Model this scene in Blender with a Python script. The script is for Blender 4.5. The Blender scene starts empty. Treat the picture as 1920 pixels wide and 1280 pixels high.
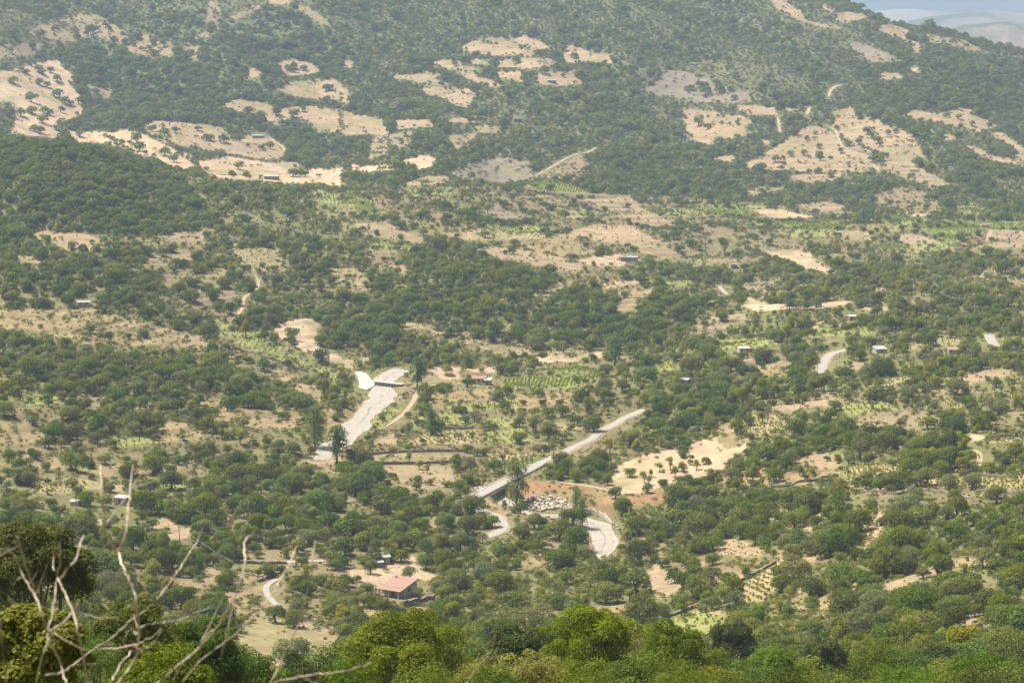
import bpy, math, random
import numpy as np
from mathutils import Vector, Matrix

random.seed(7)
rng = np.random.default_rng(11)
S = bpy.context.scene
COL = S.collection
R = math.radians

# ------------------------------------------------------------------ camera, sky, sun, exposure
W0, H0, F0 = 1920.0, 1280.0, 3733.0          # photograph size and focal length in its pixels
PITCH = math.atan((640.0 - 10.0) / F0)       # eye level lies 10 px below the top edge
cam_data = bpy.data.cameras.new("camera")
cam_data.sensor_width = 36.0
cam_data.lens = 36.0 * F0 / W0
cam_data.clip_start = 0.2
cam_data.clip_end = 60000.0
cam_data.dof.use_dof = True
cam_data.dof.focus_distance = 700.0
cam_data.dof.aperture_fstop = 10.0
cam = bpy.data.objects.new("camera", cam_data)
cam.rotation_euler = (math.pi / 2 - PITCH, 0, 0)
COL.objects.link(cam)
S.camera = cam

SUN_EL, SUN_AZ = R(62.0), R(-70.0)           # azimuth from +Y (the way we look), negative = to the left
world = bpy.data.worlds.new("World")
S.world = world
world.use_nodes = True
wn = world.node_tree
sky = wn.nodes.new("ShaderNodeTexSky")
sky.sky_type = 'NISHITA'
sky.sun_disc = False
sky.sun_elevation = SUN_EL
sky.sun_rotation = SUN_AZ
sky.altitude = 300.0
sky.air_density = 1.0
sky.dust_density = 10.0
sky.ozone_density = 0.3
wn.links.new(sky.outputs[0], wn.nodes["Background"].inputs[0])
wn.nodes["Background"].inputs[1].default_value = 0.068

sun_data = bpy.data.lights.new("sun", 'SUN')
sun_data.energy = 5.0
sun_data.angle = R(0.6)
sun_data.color = (1.0, 0.93, 0.82)
sun = bpy.data.objects.new("sun", sun_data)
sdir = Vector((math.sin(SUN_AZ) * math.cos(SUN_EL), math.cos(SUN_AZ) * math.cos(SUN_EL), math.sin(SUN_EL)))
sun.rotation_euler = sdir.to_track_quat('Z', 'Y').to_euler()
COL.objects.link(sun)

S.view_settings.view_transform = 'Standard'
S.view_settings.look = 'None'
S.view_settings.exposure = 0.84
S.view_settings.gamma = 1.0
S.render.engine = 'CYCLES'
S.cycles.max_bounces = 4
S.cycles.diffuse_bounces = 2
S.cycles.transmission_bounces = 3
S.cycles.transparent_max_bounces = 4
S.cycles.volume_bounces = 0
S.cycles.caustics_reflective = False
S.cycles.caustics_refractive = False

# ------------------------------------------------------------------ pixel <-> world
CP, SP = math.cos(PITCH), math.sin(PITCH)

def ray(u, v):
    """world direction of a photograph pixel, scaled so that its y component is 1"""
    u = np.asarray(u, float); v = np.asarray(v, float)
    cx = (u - W0 / 2) / F0
    cy = -(v - H0 / 2) / F0
    y = CP + cy * SP
    return cx / y, (cy * CP - SP) / y

def to_px(x, y, z):
    f = y * CP - z * SP
    up = y * SP + z * CP
    f = np.maximum(f, 1e-6)
    return W0 / 2 + F0 * x / f, H0 / 2 - F0 * up / f

def at(u, v, y):
    a, t = ray(u, v)
    return Vector((float(a) * y, y, float(t) * y))

# ------------------------------------------------------------------ numpy noise
def _hash(i, j, s):
    n = (i * 374761393 + j * 668265263 + s * 1442695041) & 0xffffffff
    n = ((n ^ (n >> 13)) * 1274126177) & 0xffffffff
    return ((n ^ (n >> 16)) & 0xffff) / 65535.0

def vnoise(x, y, s=0):
    xi = np.floor(x).astype(np.int64); yi = np.floor(y).astype(np.int64)
    fx = x - xi; fy = y - yi
    fx = fx * fx * (3 - 2 * fx); fy = fy * fy * (3 - 2 * fy)
    a = _hash(xi, yi, s); b = _hash(xi + 1, yi, s); c = _hash(xi, yi + 1, s); d = _hash(xi + 1, yi + 1, s)
    return (a + (b - a) * fx) * (1 - fy) + (c + (d - c) * fx) * fy

def fbm(x, y, scale, octaves=4, s=0, gain=0.5):
    """-1..1 noise with the given base wavelength"""
    t = 0.0; amp = 1.0; tot = 0.0; f = 1.0 / scale
    for o in range(octaves):
        t = t + amp * (vnoise(x * f + 17.3 * o, y * f - 9.1 * o, s + o) * 2 - 1)
        tot += amp; amp *= gain; f *= 2.03
    return t / tot

# ------------------------------------------------------------------ terrain heights: control points (u, v, distance)
CPTS = []
def col(u, *vd):
    for v, d in vd:
        a, t = ray(u, v)
        CPTS.append((float(a), d, float(t) * d))
def dip(u, d, z):
    CPTS.append(((u - 960) / F0, d, z))
for u in (-350, 0, 500, 960, 1400, 1920, 2270):
    for d, z in ((1.5, -1.9), (6, -4.2), (15, -9.0), (30, -15.5), (60, -27), (100, -41), (140, -54.5), (200, -76), (300, -108)):
        dip(u, d, z + (2.0 if u > 1500 and d > 150 else 0.0))
col(960, (1270, 430), (1150, 545), (1000, 650), (905, 730), (800, 830), (710, 935), (640, 1030), (585, 1080), (525, 1135), (480, 1250), (430, 1400), (340, 1620))
dip(950, 1720, -158)
col(960, (300, 1870), (200, 2090), (100, 2320), (0, 2560), (-120, 2860))
dip(960, 3500, 170)
col(850, (330, 1640))
col(1300, (1270, 420), (1100, 560), (1000, 640), (900, 735), (800, 820), (700, 930), (600, 1080), (500, 1290), (430, 1480), (350, 1780), (250, 2050), (150, 2280), (50, 2480), (-50, 2720))
dip(1300, 3500, 140)
col(1600, (1270, 360), (1100, 500), (1000, 580), (900, 670), (800, 770), (700, 880), (600, 1030), (500, 1260), (430, 1480), (380, 1680), (300, 1900), (200, 2150), (100, 2400))
col(1585, (0, 2700)); col(1636, (25, 2680)); col(1697, (54, 2650)); col(1774, (68, 2620)); col(1831, (86, 2580)); col(1920, (109, 2520)); col(2150, (165, 2400))
for u, d, z in ((1585, 3050, -80), (1700, 3000, -110), (1850, 2900, -130), (2000, 2850, -150), (2200, 2750, -170)):
    dip(u, d, z); dip(u, 3500, -230)
col(1920, (1270, 330), (1100, 450), (1000, 530), (900, 620), (800, 720), (700, 830), (600, 980), (520, 1160), (450, 1400), (400, 1600), (350, 1750), (250, 2050), (170, 2320))
col(2200, (1270, 320), (1000, 500), (800, 680), (600, 940), (450, 1380), (350, 1750), (220, 2200))
col(620, (1270, 420), (1150, 540), (1000, 640), (900, 730), (830, 790), (720, 910), (640, 1025), (560, 1110), (480, 1230), (400, 1390), (352, 1520))
dip(620, 1680, -157)
col(620, (325, 1830), (250, 2000), (150, 2220), (50, 2450), (-50, 2700))
dip(620, 3500, 150)
col(300, (1270, 400), (1150, 510), (1040, 600), (900, 710), (800, 790), (700, 890), (600, 1010), (500, 1150), (400, 1310), (330, 1460), (303, 1540))
dip(300, 1700, -148)
col(300, (280, 1860), (200, 2080), (100, 2320), (0, 2560))
col(450, (332, 1540)); dip(450, 1690, -154); col(450, (315, 1840))
col(0, (1200, 430), (1040, 570), (900, 680), (800, 760), (700, 860), (600, 980), (500, 1110), (400, 1260), (300, 1420), (256, 1505))
dip(0, 1680, -132)
col(0, (235, 1900), (150, 2120), (50, 2350), (-60, 2650))
dip(0, 3500, 170)
col(150, (268, 1520)); dip(150, 1690, -140)
col(-300, (1000, 590), (800, 740), (600, 960), (400, 1240), (240, 1500), (150, 2000), (0, 2400))
CP_ = np.array(CPTS)

def lspace(a, y):
    return np.stack([a * 5.0, np.log(np.maximum(y, 0.5)) * 1.0], -1)

def tps_fit(P, z, lam=2e-4):
    n = len(P)
    d = np.linalg.norm(P[:, None] - P[None], axis=-1)
    K = np.where(d > 0, d * d * np.log(d + 1e-12), 0) + lam * np.eye(n)
    A = np.zeros((n + 3, n + 3)); A[:n, :n] = K
    A[:n, n] = 1; A[:n, n + 1:] = P; A[n, :n] = 1; A[n + 1:, :n] = P.T
    b = np.zeros(n + 3); b[:n] = z
    return np.linalg.solve(A, b)
P_ = lspace(CP_[:, 0], CP_[:, 1])
W_ = tps_fit(P_, CP_[:, 2] / CP_[:, 1])

def tps_eval(a, y):
    Q = lspace(a, y).reshape(-1, 2)
    out = np.zeros(len(Q))
    for k in range(0, len(Q), 40000):
        q = Q[k:k + 40000]
        d2 = ((q[:, None] - P_[None]) ** 2).sum(-1)
        out[k:k + 40000] = (0.5 * d2 * np.log(d2 + 1e-18)) @ W_[:len(P_)] + W_[-3] + q @ W_[-2:]
    return out.reshape(np.shape(a)) * y

AS = np.concatenate([np.linspace(-0.40, -0.275, 26)[:-1], np.linspace(-0.275, 0.275, 620), np.linspace(0.275, 0.40, 26)[1:]])
YS = np.concatenate([np.geomspace(1.5, 420, 120)[:-1], np.arange(420, 1100, 2.1), np.arange(1100, 1800, 2.8), np.arange(1800, 2760, 3.7), np.linspace(2765, 3500, 40)])
NA, NY = len(AS), len(YS)
ca = np.linspace(-0.40, 0.40, 121); cyl = np.linspace(math.log(1.5), math.log(3500), 420)
cA, cL = np.meshgrid(ca, cyl)
coarse = tps_eval(cA, np.exp(cL))
def coarse_at(a, y):
    fi = np.clip((np.log(np.maximum(y, 1.5)) - cyl[0]) / (cyl[1] - cyl[0]), 0, len(cyl) - 1.001)
    fj = np.clip((a - ca[0]) / (ca[1] - ca[0]), 0, len(ca) - 1.001)
    i = fi.astype(int); j = fj.astype(int); fi = fi - i; fj = fj - j
    return (coarse[i, j] * (1 - fj) + coarse[i, j + 1] * fj) * (1 - fi) + (coarse[i + 1, j] * (1 - fj) + coarse[i + 1, j + 1] * fj) * fi
gA, gY = np.meshgrid(AS, YS)
gX = gA * gY
gZ = coarse_at(gA, gY)
amp = np.interp(gY, [0, 60, 300, 700, 1200, 1700, 1900, 2300, 3500], [0.0, 0.3, 1.5, 2.6, 5.0, 5.5, 8.0, 14.0, 17.0])
gZ = gZ + amp * fbm(gX, gY, 170.0, 5, 3) + np.minimum(amp, 3) * 0.35 * fbm(gX, gY, 38.0, 3, 8)
farw = np.clip((gY - 1850) / 350, 0, 1)                      # gullies and spurs on the far mountain
def gully(x, y):
    return np.abs(fbm(x + 0.25 * y, y * 0.45, 260.0, 4, 21))
gZ = gZ + farw * np.where(gA > 0.14, 10.0, 10.0 + 16.0 * np.clip((0.14 - gA) / 0.05, 0, 1)) * (gully(gX, gY) * 2.2 - 0.7)
leftw = np.clip((gY - 700) / 150, 0, 1) * np.clip((1650 - gY) / 150, 0, 1)
gZ = gZ + leftw * 5.0 * (np.abs(fbm(gX * 0.6, gY, 120.0, 3, 25)) * 2.2 - 0.7)
# old terraces: the middle ground is cut into long shallow steps
terw = np.clip((gY - 560) / 120, 0, 1) * np.clip((1980 - gY) / 150, 0, 1) * np.clip(0.45 + 2.2 * fbm(gX, gY, 180.0, 2, 27), 0, 1)
_st = np.interp(gY, [600, 1100, 1900], [2.2, 2.6, 4.0])
_t = gZ / _st + 0.9 * fbm(gX, gY, 110.0, 3, 28) + 0.004 * gX
_fr = _t - np.floor(_t)
_sm = np.clip((_fr - 0.72) / 0.28, 0, 1); _sm = _sm * _sm * (3 - 2 * _sm)
gZ = gZ + 0.5 * terw * _st * (_sm - _fr)
gRis = terw * ((_fr > 0.66) & (_fr < 1.0))

def hgt(x, y):
    x = np.asarray(x, float); y = np.maximum(np.asarray(y, float), 1.5)
    a = x / y
    fj = np.clip(np.interp(a, AS, np.arange(NA)), 0, NA - 1.001)
    fi = np.clip(np.interp(y, YS, np.arange(NY)), 0, NY - 1.001)
    i = fi.astype(int); j = fj.astype(int); fi = fi - i; fj = fj - j
    return (gZ[i, j] * (1 - fj) + gZ[i, j + 1] * fj) * (1 - fi) + (gZ[i + 1, j] * (1 - fj) + gZ[i + 1, j + 1] * fj) * fi

def riser(x, y):
    j = np.clip(np.rint(np.interp(x / np.maximum(y, 1.5), AS, np.arange(NA))).astype(int), 0, NA - 1)
    i = np.clip(np.rint(np.interp(y, YS, np.arange(NY))).astype(int), 0, NY - 1)
    return gRis[i, j]

YM = np.concatenate([np.arange(150, 1900, 1.3), np.arange(1900, 3400, 2.0)])
def hit(u, v):
    """ground point seen at a pixel (first hit); None when the ray meets the sky"""
    a, t = ray(u, v)
    d = t * YM - hgt(a * YM, YM)
    k = np.nonzero(d < 0)[0]
    if len(k) == 0:
        y = 2680.0
    else:
        k = k[0]
        y = YM[k] if k == 0 else YM[k - 1] + (YM[k] - YM[k - 1]) * d[k - 1] / (d[k - 1] - d[k])
    x = float(a) * float(y)
    return Vector((x, float(y), float(hgt(x, y))))

ORG = {'A': (0, 0), 'B': (640, 0), 'C': (1280, 0), 'D': (0, 400), 'E': (640, 400), 'F': (1280, 400), 'G': (0, 850), 'H': (640, 850), 'I': (1280, 850), 'P': None}
def px(c, x, y):
    if c == 'P':
        return x, y
    ox, oy = ORG[c]
    return ox + x * 640.0 / 1905.0, oy + y * 430.0 / 1280.0
def pts(c, s):
    n = [float(q) for q in s.replace(',', ' ').split()]
    return [px(c, n[k], n[k + 1]) for k in range(0, len(n), 2)]
# ------------------------------------------------------------------ land cover traced as outlines: (tile, kind, outline)
FIELDS = """
A pale 0,430 60,385 150,365 240,340 325,335 345,375 395,410 425,440 380,470 440,520 470,600 440,660 310,680 310,720 385,785 200,760 60,745 90,650 60,570 0,540
A pale 370,725 480,735 620,740 700,720 790,745 900,800 1010,850 1080,870 1100,930 1000,950 870,880 740,850 600,800 440,795 400,770
A pale 1000,860 1100,900 1280,870 1500,910 1640,900 1720,915 1650,935 1720,960 1730,940 1905,940 1905,1040 1770,1020 1650,1030 1490,1010 1280,1000 1180,985 1110,930
A tan 780,690 900,670 1100,690 1240,700 1290,760 1400,750 1520,770 1600,860 1580,890 1450,890 1250,850 1080,830 920,800 800,720
A tan 1240,580 1330,545 1440,560 1550,600 1700,590 1905,610 1905,740 1760,740 1740,690 1640,650 1560,700 1480,690 1470,640 1330,620
A tan 1540,500 1620,460 1860,435 1905,470 1905,555 1780,560 1600,520
A tan 1360,440 1420,370 1470,400 1440,430 1400,450
A tan 1540,350 1650,320 1720,340 1790,400 1720,420 1600,420 1560,390
A tan2 150,180 300,100 420,80 560,85 640,140 740,240 640,240 540,200 420,230 330,250 200,200
A tan2 0,270 180,235 245,250 200,300 0,350
A tan2 710,265 800,190 960,240 975,320 850,310 720,290
A tan2 990,225 1110,260 1100,300 1085,345 1060,310
A tan2 1190,0 1230,60 1220,130 1135,140 1160,60
A tan2 1260,110 1400,30 1460,30 1400,70 1300,120
A tan2 1070,200 1240,150 1180,210 1100,215
A tan 1480,0 1640,0 1620,25 1500,25
A tan 1640,30 1720,40 1830,110 1840,140 1800,140 1700,80
A tan2 480,470 560,490 630,500 620,545 530,540
B tan 670,260 720,230 850,210 1030,205 1120,235 1160,270 1190,300 1080,295 1050,315 860,315 700,295
B tan 1220,250 1280,250 1360,275 1420,300 1510,300 1515,355 1330,345 1300,365 1240,340 1230,300
B tan 860,340 1060,320 1180,330 1200,350 1160,370 1000,385 860,375
B tan 720,330 800,330 825,360 720,360
B tan 490,345 560,335 660,340 690,370 750,375 790,430 890,475 850,490 780,470 700,440 640,390 540,380
B tan 870,405 1000,400 1015,460 960,450 880,440
B tan 1090,440 1110,400 1170,390 1180,410 1300,390 1320,370 1300,430 1370,465 1230,480 1090,470
B tan 430,500 540,480 700,490 750,530 710,600 640,590 580,555 500,540
B tan 380,420 480,395 560,410 540,450 640,470 540,475 400,450 300,440 260,410
B tan 0,330 70,350 60,390 0,370
B tan 0,490 40,500 45,590 0,600
B tan 0,610 80,640 230,660 270,730 240,755 100,750 0,760
B tan 290,670 500,665 520,710 300,720
B tan2 180,760 400,730 400,790 290,850 150,890 160,810
B tan 530,655 750,660 750,690 640,680 550,670
B tan 730,700 830,700 890,720 860,745 740,740
B tan2 600,760 760,745 750,800 640,830 610,800
B pale 20,920 140,925 310,920 310,940 150,960 60,945
B pale 330,900 470,865 540,890 510,930 440,945 340,920
B grey 580,960 700,910 850,870 920,875 1060,910 1080,990 900,1020 760,1010 600,980
B brown 1090,990 1340,860 1370,900 1390,960 1250,1000 1120,1000
B green 1000,1030 1140,1015 1300,1040 1420,1080 1250,1075 1100,1060
B tan 340,1030 480,985 640,985 630,1010 400,1040
B green 0,1070 60,1070 150,1110 170,1140 50,1140 0,1140
B green 70,1145 170,1140 250,1180 150,1200 80,1180
B grey 830,1130 900,1140 1020,1200 1000,1230 860,1220 800,1180
B brown 660,1030 900,1060 1030,1070 1150,1170 1050,1200 900,1110 740,1090
B vinepale 1040,1080 1130,1085 1320,1140 1150,1160
B vinepale 1150,1165 1340,1150 1500,1210 1450,1230 1280,1220 1200,1200
B tan 1320,1110 1600,1100 1660,1130 1800,1220 1900,1260 1640,1260 1500,1180 1400,1150
B tan 1720,1150 1905,1190 1905,1215 1780,1180
C tan 400,0 560,0 600,25 660,60 690,110 760,130 860,140 880,165 800,155 680,125 610,95 530,60
C tan 740,30 800,30 860,70 1000,70 1040,95 900,130 850,110 870,80
C tan 1140,130 1260,170 1260,210 1330,240 1330,300 1270,290 1290,250 1180,200 1080,165
C tan2 1350,190 1560,222 1680,282 1905,332 1905,345 1640,290 1520,255 1380,235
C grey 900,220 990,240 1090,270 1230,340 1150,340 1050,350 980,310
C tan 1080,410 1180,405 1240,430 1200,445 1100,445
C pale 1260,385 1310,370 1350,405 1280,400
P grey 1208,170 1255,133 1280,133 1300,138 1306,144 1330,148 1347,158 1367,168 1404,168 1409,191 1347,193 1300,191 1280,183 1245,181
C tan 0,600 120,610 230,640 380,650 390,680 340,710 390,740 240,790 160,810 50,780 0,740
C tan 290,590 510,595 530,640 400,640 290,615
C tan 540,600 660,600 600,620
C tan 345,915 500,830 620,750 690,700 780,705 850,750 890,810 920,830 1050,880 1080,930 1000,960 800,970 600,950 450,945 345,945
C tan 815,640 850,620 940,590 970,640 1060,650 1140,700 1220,720 1280,750 1310,810 1370,870 1280,900 1370,960 1510,1040 1400,1055 1250,1000 1150,960 1080,920 1180,900 1100,860 940,830 890,760 830,700
C tan 1230,640 1280,610 1420,640 1500,610 1600,600 1640,650 1760,700 1700,730 1640,745 1520,710 1400,680 1300,670
C tan 1680,740 1780,735 1880,810 1905,910 1820,880 1870,850 1780,790
C tan 1590,815 1640,815 1740,870 1905,940 1905,950 1740,900 1640,855
C tan 1450,745 1500,750 1530,775 1460,780
C tan 160,870 290,865 300,900 180,905
C tan 420,780 490,775 490,800 430,820
C tan 570,990 720,965 900,965 840,1010 700,1020
C tan 330,1070 450,1040 640,1040 560,1055 400,1090
C pale 380,1170 560,1170 740,1210 580,1225 480,1210
C tan 620,1140 820,1125 960,1170 760,1180 640,1155
C pale 1180,1195 1380,1195 1320,1210
C green2 160,1135 400,1140 500,1160 300,1165
C green 520,1240 760,1220 960,1250 900,1280 600,1280
C green2 1120,1210 1300,1215 1400,1235 1200,1260
C green 1300,1240 1500,1230 1905,1240 1905,1280 1300,1280
C green2 1520,1170 1600,1120 1700,1160 1600,1190
C brown 1050,1090 1190,1050 1300,1040 1420,1120 1450,1180 1250,1170 1080,1150
D tan 170,130 240,95 400,110 500,120 600,170 640,180 500,210 380,210 290,160
D tan 80,235 170,240 250,280 150,275
D tan 0,340 40,345 40,362 0,360
D tan2 820,240 940,230 1060,200 880,130 1030,100 1130,110 1150,155 1060,180 1080,260 900,310 800,300
D brown 890,330 1010,320 1100,340 1200,370 1240,430 1320,420 1350,480 1310,540 1290,600 1200,560 1100,540 990,490 970,430 890,440
D tan 1100,330 1230,300 1290,320 1220,360 1120,365
D dry 0,540 200,530 480,530 700,580 900,630 1100,680 1180,740 1130,760 960,740 760,740 560,730 450,730 330,690 120,640 0,640
D brown 300,640 560,620 800,650 900,690 700,700 480,670
D pale 1520,640 1600,600 1700,585 1800,600 1770,660 1750,720 1800,760 1905,800 1905,840 1820,830 1700,770 1600,720 1540,680
D green2 1180,590 1260,610 1290,660 1470,660 1500,700 1600,740 1750,800 1850,830 1905,890 1905,980 1800,900 1640,850 1480,780 1340,740 1240,680
D tan 1420,840 1600,880 1700,960 1800,960 1790,1050 1700,1010 1560,920
D brown 260,1000 600,1010 540,1090 250,1080
D dry 0,1140 150,1170 260,1220 230,1280 0,1280
D dry 880,1150 1100,1180 1200,1240 1100,1280 860,1280
D dry 1100,1040 1250,1030 1450,1100 1600,1100 1700,1130 1640,1200 1400,1200 1200,1150
D dry 1800,1100 1905,1070 1905,1200 1820,1230
D vinepale 1280,210 1560,190 1600,320 1400,330
P vinepale 618,505 640,502 667,504 695,528 695,544 667,549 640,530
E pale 0,812 70,822 60,872 0,850
E tan 110,805 210,785 200,815 120,830
E tan 70,60 250,50 330,90 540,170 560,190 400,160 200,130 100,90
E brown 120,200 270,190 350,220 280,300 200,310 120,260
E tan 280,290 360,280 360,330 320,360
E vinepale 560,110 780,90 1050,80 1150,110 1130,140 930,150 700,150
E tan 700,190 900,190 1050,210 1200,240 1380,300 1360,330 1200,320 1040,280 880,250 760,210
E tan 1120,150 1280,100 1420,60 1600,60 1900,230 1800,250 1640,210 1560,170 1380,150 1240,170
E dry 1020,180 1280,165 1450,200 1280,250 1180,240 1040,200
E pale 1270,270 1420,240 1560,230 1600,260 1580,290 1440,295 1340,280
E tan 1060,440 1130,430 1200,390 1290,375 1300,400 1200,430 1150,460 1060,470
E pale 1450,390 1550,375 1640,360 1660,390 1540,410 1460,420
E tan 1530,440 1600,420 1740,430 1740,460 1640,480 1650,520 1590,560 1540,550
E tan2 860,620 980,605 980,640 870,650
E vinepale 300,600 400,610 640,670 800,710 900,730 1060,760 1250,770 1150,790 960,800 860,780 700,720 550,670 350,630
E vine 1100,740 1450,760 1460,770 1290,775
E pale 1060,800 1180,790 1300,800 1450,770 1460,800 1300,830 1180,830 1080,830
E pale 480,870 550,850 660,855 660,920 570,930
E pale 700,870 860,860 880,890 760,890
E green 900,930 1000,920 1320,920 1460,880 1470,900 1360,940 1300,970 1100,980 920,975
E green2 1220,910 1440,870 1450,890 1300,920
E dry 490,1020 620,990 840,985 855,1050 700,1060 560,1080 480,1060
E dry 880,1040 960,1000 1100,990 1300,1000 1290,1060 1100,1080 1000,1100 900,1100
E green2 400,1130 600,1110 800,1150 1000,1130 1280,1120 1300,1150 1100,1160 900,1190 700,1180 400,1190
E dry 1110,1180 1260,1160 1480,1150 1520,1170 1300,1210 1110,1220
E vine 340,1280 480,1220 740,1210 750,1250 800,1280
E green2 780,1220 1000,1200 1080,1250 1060,1280 800,1280
E dry 0,1050 100,1045 150,1090 80,1160 0,1190
E green2 150,1200 210,1100 330,1090 320,1110 220,1200 160,1220
E tan 230,1240 330,1215 300,1280 190,1280
F vinepale 60,270 130,245 240,240 320,260 320,285 200,280 80,290
F pale 360,235 420,210 560,200 730,225 760,270 830,310 880,360 800,335 700,320 620,280 540,250 430,225
F brown 320,250 420,240 430,265 330,270
F green2 300,50 470,55 460,90 340,70
F green2 640,40 760,30 950,70 920,95 680,80
F green 1330,80 1450,60 1640,80 1720,100 1600,130 1400,120
F green2 1000,70 1200,70 1250,90 1100,100
F darkgreen 1060,175 1200,165 1300,185 1200,195 1070,190
F green 1250,255 1350,255 1340,280 1260,275
F green 1400,130 1560,130 1540,160 1420,155
F vinepale 840,95 1050,95 1060,150 960,155 860,125
F tan 1140,130 1290,110 1420,150 1400,185 1280,180
F tan 1620,190 1750,160 1905,150 1905,180 1700,195
F tan 1720,90 1860,95 1905,130 1860,150 1700,140
F tan 1240,200 1340,190 1330,215 1250,220
F vine 1610,325 1830,290 1840,320 1760,340 1700,370 1640,350
F dry 1790,380 1905,350 1905,400 1800,400
F tan2 330,390 480,370 600,390 460,440 350,420
F brown 0,30 100,60 340,110 400,160 200,150 60,110
F pale 310,475 360,470 480,500 680,510 760,500 860,490 960,490 900,510 760,530 600,530 420,550 320,510
F tan 1000,520 1150,520 1130,545 1010,540
F tan 1080,420 1150,405 1160,430 1080,430
F tan2 100,570 350,560 360,600 280,620 200,650 80,670 80,620
F tan 850,620 920,620 910,680 870,680
F tan 740,620 780,600 770,650 720,660
F vinepale 1380,700 1530,695 1580,720 1500,740 1400,740
F tan 1270,740 1340,720 1330,750 1210,770
F dry 400,850 500,810 620,830 620,880 500,890 420,920 400,890
F tan 330,790 400,790 420,830 340,830
F tan 910,840 960,820 1020,830 1000,870 920,870
F vine 1030,930 1200,910 1330,890 1340,900 1150,960 1060,990
F tan 440,1080 640,1060 760,1020 860,990 820,1080 720,1080 620,1110 480,1120
F vine 300,1160 420,1110 560,1130 600,1170 500,1240 400,1240 300,1210
F tan 190,1190 290,1160 300,1230 200,1230
F tan2 960,1150 1100,1060 1200,1080 1400,1130 1440,1200 1200,1210 980,1200
F vine 1400,960 1500,1000 1540,1060 1640,1060 1500,1090 1400,1020
F tan 1560,910 1700,860 1860,880 1800,910 1560,960
F vine 1720,1280 1780,1255 1905,1240 1905,1280
F pale 1600,1230 1690,1240 1680,1260 1600,1280
F tan2 1690,1160 1860,1110 1905,1120 1740,1180
P green2 585,360 640,358 690,372 660,386 600,380
P green2 760,352 850,350 870,362 780,368
P green2 900,420 1010,424 1060,436 950,438
P green2 1200,390 1300,392 1330,404 1240,406
P green 1290,386 1390,392 1440,404 1340,404
P green2 1080,398 1140,394 1160,406 1100,410
P green2 1440,432 1530,430 1580,440 1500,446
P green 1600,402 1690,404 1720,414 1640,418
P green2 1690,460 1780,452 1800,464 1720,470
P green2 700,452 790,462 760,472 690,466
P green2 1240,520 1300,524 1290,540 1240,536
P green 1010,692 1090,688 1100,698 1030,702
P green2 1180,690 1260,676 1280,690 1200,704
P green2 820,760 960,752 980,764 840,772
P green2 1330,640 1440,632 1460,646 1360,654
P green2 1500,620 1620,612 1640,624 1520,632
P green2 1560,760 1660,752 1690,770 1590,778
P green2 1700,700 1790,690 1800,704 1720,714
P green2 170,820 260,812 300,832 210,842
P green2 20,740 110,736 120,752 40,760
G vine 170,150 420,180 440,220 260,230 160,200
G dry 150,0 400,20 500,60 480,100 340,90 180,80
G dry 480,80 700,60 830,100 1000,60 1130,30 1170,90 1000,130 860,120 600,130
G tan 90,110 170,130 460,140 600,170 700,180 690,220 450,200
G green2 800,140 900,130 1150,190 1100,200 900,190
G tan 830,410 920,340 1000,410 1070,420 1060,460 1000,500 930,450
G pale 1290,280 1430,265 1400,300 1310,300
G tan 540,360 580,340 580,500 530,480
G tan 1350,150 1420,150 1400,190
G dry 990,700 1180,640 1340,660 1550,640 1540,670 1440,700 1320,740 1220,740 1000,770
G dry 1230,790 1460,740 1440,830 1340,890 1200,850
G dry 540,830 600,830 600,910 540,900
G tan 1290,980 1440,880 1520,880 1650,920 1905,1010 1905,1160 1700,1180 1500,1190 1380,1100 1300,1040
G tan 1650,0 1905,0 1905,120 1800,90 1680,30
H tan 180,0 620,0 640,40 600,50 180,50
H tan 190,60 600,60 640,180 480,180 300,150 200,110
H tan 310,170 560,180 480,200 310,200
H vine 820,0 1070,0 1080,20 880,40 820,30
H darkgreen 890,45 1080,25 1090,55 900,110
H pale 1480,170 1520,90 1580,50 1700,10 1905,-40 1905,150 1700,220 1540,230 1480,190
I pale 0,-40 90,-50 200,0 240,80 160,130 0,140
P pale 1200,868 1240,850 1290,838 1330,818 1390,822 1402,838 1370,858 1350,880 1300,895
I dry 180,-130 330,-100 380,-60 250,-20 190,-60
H rust 1010,150 1120,150 1280,180 1500,190 1560,240 1780,200 1860,210 1800,280 1540,290 1500,350 1400,310 1200,280 1020,250
H dry 790,250 870,260 930,330 900,350 840,320
H dry 1040,340 1180,350 1260,400 1180,420 1240,520 1160,600 1100,630 1010,620 1060,550 1140,520 1120,420
H dry 0,220 60,240 120,290 190,310 240,350 340,370 340,400 180,350 60,300
H dry 470,340 560,350 560,390 480,440 500,390
H pale 40,640 180,650 370,560 400,570 450,650 560,690 640,710 520,710 430,700 300,700 220,760 100,740 40,700
H dry 150,800 200,790 240,860 230,910 150,970 130,890
H pale 350,880 500,850 500,880 380,890
H tan 1700,560 1720,460 1760,440 1790,600 1780,640 1905,660 1905,740 1780,810 1740,780 1700,730 1540,690 1510,680 1580,660 1740,650
H dry 980,940 1060,890 1200,860 1180,890 1080,950 1040,970
H dry 1360,870 1500,850 1640,830 1640,900 1500,890
H green2 1640,980 1700,960 1905,900 1905,950 1700,980
I dry 180,140 330,130 440,80 560,110 660,100 870,90 870,130 660,170 420,200 330,200
I tan 640,40 700,0 900,0 870,80 660,90
I vine 870,80 1000,60 1200,60 1220,100 1100,110 1000,130 960,190 900,130
I vinepale 1200,40 1560,40 1540,80 1400,80 1220,70
I vine 1350,150 1700,140 1905,100 1905,200 1700,210 1500,190 1380,180
I vine 1480,240 1700,230 1720,260 1560,260
I vine 1460,290 1600,310 1640,350 1500,330
I tan 940,190 1060,200 1200,150 1310,160 1240,220 1080,225
I tan 1010,550 1030,480 1000,410 1090,330 1200,310 1130,400 1060,480 1030,560
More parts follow.
